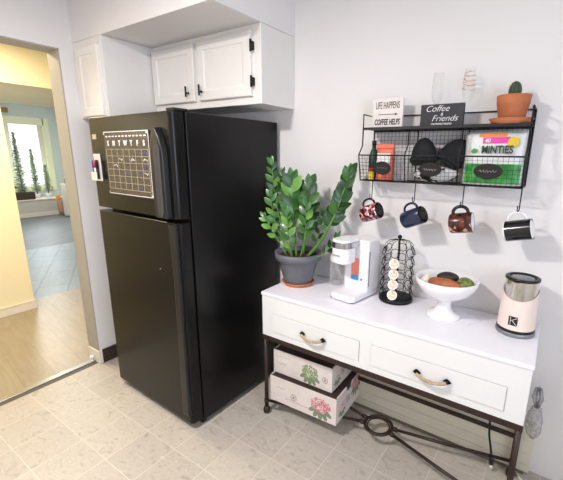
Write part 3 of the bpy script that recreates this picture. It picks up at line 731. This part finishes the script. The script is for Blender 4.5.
# ------------------------------------------------------------------ pedestal bowl and produce
BX, BY = 1.106, -.158
m = MB(); m.lathe([(.078, 0), (.078, .006), (.070, .012), (.045, .022), (.033, .040), (.031, .065), (.040, .082), (.072, .097), (.110, .122), (.132, .155), (.139, .184), (.134, .186), (.127, .160), (.105, .130), (.066, .108), (.03, .101), (.0001, .100)], PORC, 56, T3(BX, BY, DH))
tag(m.build('pedestal_bowl'), 'white porcelain pedestal bowl full of produce on the dresser', 'bowl')
def lump(name, c, r, rot, mt, label, cat, seed, am=.06, n=18):
    m = MB(); rr = random.Random(seed); ph = [rr.uniform(0, 6) for _ in range(6)]
    v = []; f = []; K = 28
    for i in range(n + 1):
        th = PI * i / n
        for k in range(K):
            a = 2 * PI * k / K
            q = 1 + am * (math.sin(2 * th + ph[0]) * .8 + math.sin(3 * a + ph[1]) * math.sin(th) * .5 + math.sin(5 * th + 2 * a + ph[2]) * .4)
            v.append((r[0] * -math.cos(th) * (1 + am * .3 * math.sin(a)), r[1] * math.sin(th) * math.cos(a) * q, r[2] * math.sin(th) * math.sin(a) * q))
    for i in range(n):
        for k in range(K): f.append((i * K + k, i * K + (k + 1) % K, (i + 1) * K + (k + 1) % K, (i + 1) * K + k))
    m.add(v, f, mt, smooth=True); o = m.build(name); o.location = c; o.rotation_euler = rot
    return tag(o, label, cat)
Z0 = DH
lump('sweet_potato', (BX + .000, BY - .035, Z0 + .160), (.074, .037, .031), (0, .02, -.10), SWEET, 'knobbly orange-brown sweet potato in front inside the white bowl', 'sweet potato', 3, .12)
lump('avocado', (BX - .005, BY + .045, Z0 + .172), (.050, .034, .026), (.0, -.05, .05), AVOD, 'dark wrinkled avocado lying at the back of the white bowl', 'avocado', 5, .04)
lump('avocado', (BX + .080, BY + .010, Z0 + .166), (.036, .050, .028), (.0, .25, -.2), AVOG, 'mottled green avocado at the right side of the white bowl', 'avocado', 8, .04)
g = empty('garlic_bulb', (BX - .086, BY - .005, Z0 + .138), 'small white garlic bulb at the left side of the white bowl', 'garlic')
m = MB()
K = 36; v = []; f = []; prof = [(.004, 0), (.017, .003), (.026, .014), (.027, .024), (.018, .036), (.007, .044), (.004, .055)]
for r, z in prof:
    for k in range(K): a = 2 * PI * k / K; q = r * (1 + .07 * math.cos(7 * a)); v.append((q * math.cos(a), q * math.sin(a), z))
for i in range(len(prof) - 1):
    for k in range(K): f.append((i * K + k, i * K + (k + 1) % K, (i + 1) * K + (k + 1) % K, (i + 1) * K + k))
f += [tuple(reversed(range(K))), tuple(range((len(prof) - 1) * K, len(prof) * K))]
m.add(v, f, GARL, smooth=True); m.build('bulb', g)
m = MB(); m.lathe([(.003, 0), (.009, -.003), (.009, .001)], BOXP, 12); m.build('root_plate', g)

# ------------------------------------------------------------------ milk frother
KX, KY = 1.404, -.150
k_ = empty('milk_frother', (KX, KY, DH), 'cream and steel milk frother jug at the right end of the dresser', 'milk frother')
def rad(z): return .0715 - .008 * (z - .03) / .21
fa = math.atan2(-1.7, -.05)   # side with the spout, towards the room
m = MB(); m.lathe([(.073, 0), (.075, .004), (.075, .016), (.072, .018)], LGREY, 48); m.build('base', k_, label='grey base plate')
m = MB(); m.lathe([(.0730, .0185), (.0730, .028), (.071, .030)], BLACKP, 48); m.build('base_ring', k_, label='black ring')
def edge(a):
    d_ = math.cos(a - fa); return .158 + .042 * (1 - max(0, d_)) if d_ > 0 else .200
K = 64; NR = 10; v = []; f = []
for i in range(NR + 1):
    for k in range(K):
        a = 2 * PI * k / K; z = .030 + (edge(a) - .030) * i / NR; v.append((rad(z) * math.cos(a), rad(z) * math.sin(a), z))
for i in range(NR):
    for k in range(K): f.append((i * K + k, i * K + (k + 1) % K, (i + 1) * K + (k + 1) % K, (i + 1) * K + k))
m = MB(); m.add(v, f, CREAMF, smooth=True); m.build('body', k_, label='cream outer shell')
v = []; f = []
for i in range(NR + 1):
    for k in range(K):
        a = 2 * PI * k / K; z = edge(a) - .006 + (.236 - edge(a) + .006) * i / NR
        dd = abs((a - fa + .28 + PI) % (2 * PI) - PI); sp = max(0, 1 - dd / .30) * .016 * (i / NR) ** 1.2
        r = rad(z) - .0018 + sp; v.append((r * math.cos(a), r * math.sin(a), z))
for i in range(NR):
    for k in range(K): f.append((i * K + k, i * K + (k + 1) % K, (i + 1) * K + (k + 1) % K, (i + 1) * K + k))
m = MB(); m.add(v, f, STEEL, smooth=True); m.build('jug', k_, label='polished steel jug with spout')
m = MB(); m.lathe([(.0615, .2355), (.065, .237), (.065, .245), (.060, .248), (.052, .246), (.050, .243)], BLACKP, 48, cap0=True, cap1=False); m.build('lid_ring', k_, label='black lid ring')
m = MB(); m.lathe([(.050, .242), (.04, .2445), (.0001, .2455)], LIDG, 48); m.build('lid', k_, label='smoky grey lid')
# K badge
ba = math.atan2(-1.7, -.22); M = Matrix.Rotation(ba + PI / 2, 4, 'Z')
m = MB(); yb = -(rad(.075) + .0002)
m.box(-.0165, .0165, yb - .002, yb + .0015, .052, .090, INK, M)
for (a0, b0, a1, b1) in ((-.009, .054, -.009, .088), (-.009, .070, .0155, .088), (-.002, .073, .0155, .054)): m.tube([(a0, yb - .0024, b0), (a1, yb - .0024, b1)], .0011, WHITEI, 5, T=M)
m.build('logo_plate', k_, label='black square logo plate')
m = MB(); m.tube([(1.192, -.06, DH + .0025), (1.205, -.085, DH + .0025), (1.235, -.078, DH + .0025), (1.262, -.085, DH + .0025), (1.268, -.12, DH + .0025), (1.258, -.17, DH + .0025), (1.225, -.205, DH + .0025)], .0013, WPLAST, 6)
m.box(1.215, 1.255, -.088, -.083, DH + .001, DH + .004, PODS)
tag(m.build('thin_wire'), 'thin pale wire with grey tag lying beside the milk frother', 'wire')

# ------------------------------------------------------------------ wall shelf
S0, S1 = .640, 1.350; ZB, ZM, ZT, ZR = 1.375, 1.497, 1.6247, 1.687; YT, YM, YBt = -.140, -.178, -.148
sh = empty('wire_wall_shelf', (0, 0, 0), 'black wire wall shelf with three baskets and mug hooks over the dresser', 'shelf')
m = MB(); m.box(S0, S1, YT, -.003, ZT - .006, ZT, BOARDB); m.box(S0 - .002, S1 + .002, YT - .004, YT + .002, ZT - .010, ZT + .002, BOARDB); m.build('top_board', sh)
m = MB()
m.tube([(S0, -.004, ZR), (S0, YT, ZR), (S0, YT, ZT)], .003, WIREB, 8)
m.tube([(S1, -.004, ZR), (S1, YT, ZR), (S1, YT, ZT)], .004, WIREB, 8)
m.tube([(S0, -.006, ZR), (S1, -.006, ZR)], .003, WIREB, 8)
m.build('guard_rail', sh)
def side(x, r, nm):
    m = MB(); m.tube([(x, YT, ZT - .004), (x, YT, ZM + .045), (x, YM, ZM), (x, YBt, ZB), (x, -.004, ZB)], r, WIREB, 8); m.tube([(x, -.005, ZB), (x, -.005, ZR if nm == 'side_frame' else ZT)], r, WIREB, 8)
    return m.build(nm, sh)
side(S0, .0035, 'side_frame'); side(S1, .0045, 'side_frame')
for x in (.870, 1.103): side(x, .003, 'divider')
for (a, b_) in ((S0, .870), (.870, 1.103), (1.103, S1)):
    pass
m = MB()
for (y, z) in ((YM, ZM), (YBt, ZB), (-.005, ZB), (-.005, ZT - .01)): m.tube([(S0, y, z), (S1, y, z)], .0032, WIREB, 8)
m.build('cross_rails', sh)
def grid(P0, P1, Q, n1, n2, nm, w=.0008):
    # bilinear grid of wires between edge P0->P1 and offset Q
    m = MB(); P0, P1, Q = Vector(P0), Vector(P1), Vector(Q)
    for i in range(n1 + 1): s = P0.lerp(P1, i / n1); m.tube([s, s + Q], w, WIREB, 4, smooth=False)
    for j in range(n2 + 1): o = Q * (j / n2); m.tube([P0 + o, P1 + o], w, WIREB, 4, smooth=False)
    return m.build(nm, sh, weld=False)
for (a, b_) in ((S0, .870), (.870, 1.103), (1.103, S1)):
    n = round((b_ - a) / .0185)
    grid((a, -.004, ZB), (b_, -.004, ZB), (0, 0, ZT - ZB), n, 14, 'back_mesh')
    grid((a, YBt, ZB), (b_, YBt, ZB), (0, YM - YBt, ZM - ZB), n, 7, 'front_mesh')
    grid((a, YBt, ZB), (b_, YBt, ZB), (0, -YBt - .005, 0), n, 8, 'bottom_mesh')
for x in (S0, S1): grid((x, YBt, ZB), (x, -.005, ZB), (0, 0, ZM - ZB), 8, 7, 'side_mesh')
for (x, w_, s) in ((.762, .043, ''), (.988, .049, ''), (1.222, .055, '')):
    m = MB(); tilt = math.atan2(YM - YBt, ZM - ZB); zc = 1.438; yc = YBt + (YM - YBt) * (zc - ZB) / (ZM - ZB) - .004
    m.lathe([(1, 0), (1, .003), (.95, .004)], CHALK, 36, T3(x, yc, zc, PI / 2 - tilt) @ Matrix.Diagonal((w_, .032, 1, 1)))
    tg_ = m.build('oval_tag', sh, label='dark oval chalk tag')
    m = MB(); rr = random.Random(int(x * 100))
    m.tube([(x - w_ * .6 + w_ * 1.2 * k / 16, yc - .0055, zc + .008 * math.sin(k * 2.1) * rr.uniform(.4, 1)) for k in range(17)], .0007, CHALKW if x > .8 else PGREY, 4); m.build('chalk_script', tg_)
HK = [(.706, .0), (.921, .0), (1.134, .0), (1.352, .0)]
hook_bottom = [1.288, 1.288, 1.283, 1.283]
for (x, _), zb in zip(HK, hook_bottom):
    m = MB(); y = YBt + .004
    m.tube([(x, y, ZB), (x, y, zb + .006), (x - .001, y - .002, zb), (x - .004, y - .006, zb - .001), (x - .006, y - .010, zb + .004), (x - .006, y - .011, zb + .022)], .0024, WIREB, 8); m.build('hook', sh)

# mugs hanging from hooks by the handle
def mug(loc, axis, r, L, outer, inner, hmat, label, ht=.006, hr=.026, printm=None, facet=0, lip=None):
    a = Vector(axis).normalized(); up = Vector((0, 0, 1)); y = (up - a * up.dot(a)).normalized(); x = y.cross(a)
    M = Matrix.Identity(4)
    for i in range(3): M[i][0] = x[i]; M[i][1] = y[i]; M[i][2] = a[i]
    t = bpy.data.objects.new('coffee_mug', None); COL.objects.link(t); t.matrix_world = Matrix.Translation(Vector(loc) - a * (L / 2)) @ M
    tag(t, label, 'mug', 'mugs hanging below the wire shelf')
    m = MB(); n = 40
    m.lathe([(r * .80, 0), (r * .93, .003), (r, .010), (r, L - .002)], outer, n, cap1=False)
    m.lathe([(r, L - .002), (r - .0015, L), (r - .0035, L - .001)], lip or inner, n, cap0=False, cap1=False)
    m.lathe([(r - .0035, L - .001), (r - .005, .012), (r * .7, .006), (.0001, .006)], inner, n, cap0=False)
    m.build('body', t)
    m = MB(); pts = []
    for k in range(15):
        q = PI * k / 14; pts.append((0, r - .004 + (hr + .006) * math.sin(q) ** .8, L * .5 - math.cos(q) * L * .33))
    m.tube(pts, ht, hmat, 10); m.build('handle', t)
    if printm:
        m = MB(); m.lathe([(r + .0005, L * printm[1]), (r + .0005, L * printm[2])], printm[0], n, cap0=False, cap1=False)
        m.build('print_band', t, label=printm[3])
    return t
mug((.704, -.140, 1.216), (.92, -.10, .34), .041, .102, MUG1, MUGB, MUGB, 'black-handled mug with busy pink print, hanging under the left basket', .0055)
mg = mug((.922, -.140, 1.212), (.86, -.22, .40), .041, .108, MUG2, MUGB, MUG2, 'plain navy blue mug hanging below the middle basket', .0058)
mg = mug((1.137, -.138, 1.210), (.95, .02, .16), .045, .096, MUG3, PORC, MUGB, 'brown and red printed mug with white inside, hanging under the right divider', .0075, .026, None, lip=MUGB)
mg = mug((1.360, -.130, 1.203), (-.97, .12, -.24), .042, .104, PORC, PORC, PORC, 'white mug with wide black band, hanging furthest right', .0055, .030, (MUGB, .015, .93, 'black printed band'))
m = MB()
for q in (0, 1): m.tube([(-.0426 * math.cos(.3 * q - .1), .0426 * math.sin(.3 * q - .1), .035 + .0035 * k + .0) if k % 2 else (-.0429 * math.cos(.3 * q + .05), .0429 * math.sin(.3 * q + .05), .035 + .0035 * k) for k in range(10)], .0007, CHALKW, 4)
m.build('script_mark', mg)

# things in the baskets
ZI = ZB + .004
b = empty('green_bottle', (.672, -.072, ZI), 'dark green slim bottle in the left basket', 'bottle')
m = MB(); m.lathe([(.020, 0), (.024, .01), (.024, .11), (.014, .145), (.010, .150), (.010, .165)], GREENB, 20); m.build('body', b)
m = MB(); m.lathe([(.0115, .1655), (.0115, .188)], BLACKP, 16); m.build('cap', b)
def pouch(nm, c, w, h, dpt, mt, label, cat, rz=0, lean=0, extra=None, grp=None):
    t = empty(nm, c, label, cat, grp, rz)
    n = 10; k = 14; v = []; f = []
    for s in (-1, 1):
        for i in range(n + 1):
            q = i / n; tt = dpt * (1 - q) ** .6 * .5 + .001
            for j in range(k + 1):
                u = j / k * 2 - 1; bulge = (1 - abs(u) ** 3)
                v.append((u * w / 2 * (1 - .03 * math.sin(q * PI)), s * tt * bulge + lean * q, q * h))
    o = (n + 1) * (k + 1)
    for i in range(n):
        for j in range(k):
            a = i * (k + 1) + j; f.append((a, a + 1, a + k + 2, a + k + 1)); f.append((o + a, o + a + k + 1, o + a + k + 2, o + a + 1))
    for j in range(k): f.append((j, o + j, o + j + 1, j + 1)); a = n * (k + 1) + j; f.append((a, a + 1, o + a + 1, o + a))
    for i in range(n):
        a = i * (k + 1); f.append((a, a + k + 1, o + a + k + 1, o + a)); a += k; f.append((a, o + a, o + a + k + 1, a + k + 1))
    m = MB(); m.add(v, f, mt, smooth=True)
    m.build('pouch_body', t)
    return t
t = pouch('coffee_pouch', (.738, -.085, ZI), .092, .165, .05, ORANGEP, 'orange folded-top coffee pouch with white label in the left basket', 'pouch', 0, .01)
m = MB(); m.box(-.034, .034, -.0300, -.0285, .060, .125, WHITEP, T3(0, 0, 0, -.12)); m.build('label', t, label='white label')
m = MB(); m.box(-.046, .046, -.004, .016, .150, .172, ORANGEP); m.build('folded_top', t, bevel=.002)
t = empty('small_jar', (.684, -.120, ZI), 'small jar with red cap in front of the green bottle', 'jar')
MB().lathe([(.012, 0), (.014, .004), (.014, .035), (.010, .040)], YEL, 18).build('body', t)
MB().lathe([(.0125, .0405), (.0125, .056)], REDC, 18).build('cap', t)
t = pouch('clear_packet', (.826, -.09, ZI), .070, .15, .045, CLEARP, 'clear crinkly packet beside the orange pouch in the left basket', 'packet', .1, .01)
MB().box(-.03, .03, -.001, .003, .143, .152, CLEARP).build('seal', t)
# black soft pouches and patterned cloth in middle basket
m = MB(); rr = random.Random(2)
cl = crumple((.987, -.078, ZI + .036), (.104, .056, .036), 9, COW); o = cl.build('patterned_cloth')
for p in o.data.polygons: p.use_smooth = True
tag(o, 'crumpled black and white patterned cloth in the middle basket', 'cloth')
def dome(c, rz, ry, label):
    t = empty('soft_black_cap', c, label, 'cap', 'black caps in the middle basket', rz); t.rotation_euler = (0, ry, rz)
    m = MB(); m.lathe([(.050, 0), (.058, .012), (.060, .035), (.054, .070), (.040, .100), (.020, .120), (.0001, .126)], KNIT, 36, sx=1, sy=.72); m.build('crown', t)
    m = MB(); m.lathe([(.060, .016), (.0635, .018), (.0655, .034), (.0615, .036)], KNIT, 36, sx=1, sy=.74); m.build('brim', t)
dome((.935, -.095, ZI + .074), 0, -.05, 'upright black domed cap in the middle basket, left one')
dome((1.028, -.064, ZI + .084), .1, .62, 'tilted black domed cap in the middle basket, right one')
# mint bag
t = pouch('mint_candy_bag', (1.226, -.085, ZI), .236, .218, .055, BAGW, 'white and green mint candy bag with pink label in the right basket', 'candy bag', 0, .0)
fy = lambda z: -(.055 * (1 - z / .218) ** .6 * .5 + .001) - .0012
m = MB(); n = 10
def patch(m, x0, x1, z0, z1, mt, off=.0005, sl=0):
    v = []; f = []; K1, K2 = 8, 6
    for i in range(K2 + 1):
        for j in range(K1 + 1):
            x = x0 + (x1 - x0) * j / K1; z = z0 + (z1 - z0) * i / K2 + sl * (x - x0); u = x / .118; q = max(0, min(1, z / .218))
            v.append((x, -(.055 * (1 - q) ** .6 * .5 + .001) * (1 - abs(u) ** 3) - off, z))
    for i in range(K2):
        for j in range(K1): a = i * (K1 + 1) + j; f.append((a, a + 1, a + K1 + 2, a + K1 + 1))
    m.add(v, f, mt)
patch(m, -.108, .108, .006, .088, BAGG, .0006)
m.build('green_print', t, label='green lower print')
m = MB(); patch(m, -.048, .056, .170, .196, HOTP, .0012, .02); patch(m, -.062, .042, .197, .212, ORL, .0010, .02); m.build('price_label', t, label='pink and orange labels')
m = MB(); m.lathe([(.0215, 0), (.0215, .0008)], YEL, 24, T3(.068, fy(.176) - .002, .176) @ RX); m.build('round_label', t, label='yellow round label')
text('lettering', 'MiNTiES', .043, DKGRN, t, (.012, fy(.128) - .0055, .145), bold=.0012, sx=.78, rot=(PI / 2 - .10, 0, 0))
text('lettering', '40', .022, WHITEI, t, (-.028, fy(.182) - .0036, .182), bold=.0006)
m = MB(); m.prism([(-.090, .138), (-.078, .152), (-.062, .146), (-.066, .134), (-.082, .131)], fy(.128) - .002, fy(.128), LFGRN); m.build('leaf_mark', t)

# ------------------------------------------------------------------ things on top of the shelf
t = empty('wall_sign', (.737, -.080, ZT), 'white sign reading LIFE HAPPENS COFFEE HELPS, left end of the shelf', 'sign')
MB().prism(rrect(-.077, .077, 0, .138, .008), -.006, .006, SIGNW).build('board', t, bevel=.001)
text('lettering', 'LIFE HAPPENS', .046, INK, t, (0, -.0066, .104), sx=.43, bold=-.0002); 
text('lettering', 'COFFEE HELPS', .037, INK, t, (0, -.0066, .028), sx=.54, bold=.0009, shear=.15)
m = MB(); m.tube([(-.045, -.0068, .064), (.045, -.0068, .064)], .0013, INK, 6); m.prism([(.040, .070), (.052, .064), (.040, .058)], -.0075, -.006, INK); m.build('arrow', t)
t = empty('block_sign', (1.000, -.095, ZT), 'charcoal sign reading Coffee & Friends, mid shelf before the glasses', 'sign')
t.rotation_euler = (0, 0, 0)
MB().box(-.094, .090, -.012, .012, 0, .094, SIGND).build('board', t, bevel=.001)
text('lettering', 'Coffee', .036, WHITEI, t, (-.022, -.0126, .074), shear=.35, sx=1.05, bold=-.0004)
text('lettering', '&', .016, WHITEI, t, (.0, -.0126, .051), shear=.2)
text('lettering', 'Friends', .036, WHITEI, t, (.012, -.0126, .033), shear=.35, sx=1.05, bold=-.0004)
text('lettering', 'THE PERFECT BLEND', .0095, WHITEI, t, (.0, -.0126, .010), bold=.0002)
def flute(x, y, label, deco):
    t = empty('champagne_flute', (x, y, ZT), label, 'glass', 'champagne flutes on the shelf')
    m = MB(); m.lathe([(.030, 0), (.028, .003), (.006, .006), (.0035, .015), (.0035, .085), (.007, .092), (.020, .115), (.026, .150), (.025, .195), (.0215, .238), (.0205, .238), (.0238, .195), (.0248, .150), (.018, .116), (.0001, .096)], GLASS, 32)
    m.build('glass', t)
    if deco:
        for mm_, nm in ((GOLD, 'decoration'),):
            m = MB(); pts = []
            for k in range(60): a = k * .42; z = .150 + .075 * k / 60; r = .0262 - .004 * k / 60; pts.append((r * math.cos(a), r * math.sin(a), z))
            m.tube(pts, [.0016 if k % 6 < 4 else .0004 for k in range(60)], mm_, 5); m.build(nm, t, label='gold swirl decoration')
flute(.955, -.045, 'plain clear champagne flute behind the left of the charcoal sign', False)
flute(1.088, -.050, 'champagne flute with gold swirl behind the right of the charcoal sign', True)
CXp, CYp = 1.272, -.086
saucer(CXp, CYp, ZT, .083, .022, 'terracotta saucer under the cactus pot on the wire shelf')
t = empty('potted_cactus', (CXp, CYp, ZT + .0065), 'small cactus in a plain terracotta pot, right end of the shelf', 'cactus')
m = MB(); m.lathe([(.044, 0), (.047, .003), (.0585, .068), (.0600, .070), (.0635, .104), (.0585, .104), (.054, .09), (.052, .08)], TERRA, 40, cap1=False); m.build('pot', t)
MB().lathe([(.0545, .090), (.0001, .094)], SOIL, 24).build('soil', t)
v = []; f = []; K = 40; n = 14; m = MB()
for i in range(n + 1):
    th = PI * (.22 + .78 * i / n)
    for k in range(K): a = 2 * PI * k / K; r = .0215 * max(.01, math.sin(th)) * (1 + .10 * math.cos(10 * a)); v.append((r * math.cos(a), r * math.sin(a), .122 - .036 * math.cos(th)))
for i in range(n):
    for k in range(K): f.append((i * K + k, i * K + (k + 1) % K, (i + 1) * K + (k + 1) % K, (i + 1) * K + k))
m.add(v, f, CACT, smooth=True)
cc = m.build('cactus_body', t)
m = MB()
for k in range(10):
    for i in range(7):
        a = 2 * PI * k / 10; z = .104 + .0078 * i; r = .0228 * math.sqrt(max(.02, 1 - ((z - .122) / .036) ** 2))
        p = Vector((r * math.cos(a), r * math.sin(a), z)); m.tube([p, p + Vector((math.cos(a), math.sin(a), .4)) * .005], .0006, SPINE, 3, smooth=False)
m.build('spines', cc)

# ------------------------------------------------------------------ ceiling lamp (above the frame) and light
LP = (.25, -1.75)
l = empty('ceiling_lamp', (LP[0], LP[1], CZ), 'round flush ceiling lamp with frosted glass above the kitchen', 'lamp')
MB().lathe([(.17, -.001), (.17, -.02), (.16, -.025)], SILVER, 40).build('base', l)
MB().lathe([(.15, -.0255), (.14, -.05), (.10, -.068), (.0001, -.078)], LAMPG, 40, cap0=True).build('shade', l)
def area(name, loc, rot, sx, sy, e, col, shape='RECTANGLE'):
    d_ = bpy.data.lights.new(name, 'AREA'); d_.shape = shape; d_.size = sx; d_.size_y = sy; d_.energy = e; d_.color = col
    o = bpy.data.objects.new(name, d_); COL.objects.link(o); o.location = loc; o.rotation_euler = rot; return o
area('lamp_light', (LP[0], LP[1], CZ - .09), (0, 0, 0), .26, .26, 37, (1, .95, .92), 'DISK')
area('window_light', (XR - .02, (WY0 + WY1) / 2, (WZ0 + WZ1) / 2), (0, -math.radians(90) * -1, 0), 1.1, 1.3, 19, (.68, .79, 1))
area('hall_light', (-1.95, -.9, CZ - .05), (0, 0, 0), .5, .5, 30, (1, .87, .62))
p_ = bpy.data.lights.new('passage_fill_light', 'POINT'); p_.energy = 14; p_.color = (1, .93, .82); p_.shadow_soft_size = .1; po_ = bpy.data.objects.new('passage_fill_light', p_); COL.objects.link(po_); po_.location = (-3.5, -1.3, 1.3)  # unseen fill light added to brighten the underside of the dropped ceiling
p_ = bpy.data.lights.new('hall_fill_light', 'POINT'); p_.energy = 4; p_.color = (1, .86, .62); p_.shadow_soft_size = .08; po_ = bpy.data.objects.new('hall_fill_light', p_); COL.objects.link(po_); po_.location = (-1.95, -1.75, 1.75)  # unseen warm fill added for the passage ceiling; there is no sconce here
area('far_window_light', (FX + .06, (V0 + V1) / 2, (U0 + U1) / 2), (0, -math.radians(90), 0), 1.4, .75, 22, (.9, .96, 1))
area('far_room_light', (-6.5, .8, 2.65), (0, 0, 0), .6, .6, 48, (1, .98, .94))  # bare area light near the far room ceiling, no fixture
w_ = bpy.data.worlds.new('daylight'); SC.world = w_; w_.use_nodes = True
bg = w_.node_tree.nodes['Background']; bg.inputs[0].default_value = (.9, .96, 1, 1); bg.inputs[1].default_value = 1.6

# ------------------------------------------------------------------ camera
ya, pi_, ro, fpx = -.5859, -.2418, .0136, 365.9
fw = Vector((math.sin(ya) * math.cos(pi_), math.cos(ya) * math.cos(pi_), math.sin(pi_)))
r = Vector((math.cos(ya), -math.sin(ya), 0)); u = r.cross(fw)
r2 = r * math.cos(ro) + u * math.sin(ro); u2 = -r * math.sin(ro) + u * math.cos(ro)
cd = bpy.data.cameras.new('camera'); cam = bpy.data.objects.new('camera', cd); COL.objects.link(cam)
M = Matrix.Identity(4)
for i in range(3): M[i][0] = r2[i]; M[i][1] = u2[i]; M[i][2] = -fw[i]
M.translation = (1.459, -1.8471, 1.4909); cam.matrix_world = M
cd.sensor_width = 36; cd.lens = 36 * fpx / 563; cd.shift_x = -26.77 / 563; cd.shift_y = 5.83 / 563; cd.clip_start = .05
SC.camera = cam
vs = SC.view_settings; vs.view_transform = 'Standard'; vs.look = 'None'; vs.gamma = 1; vs.use_curve_mapping = False; vs.exposure = .42
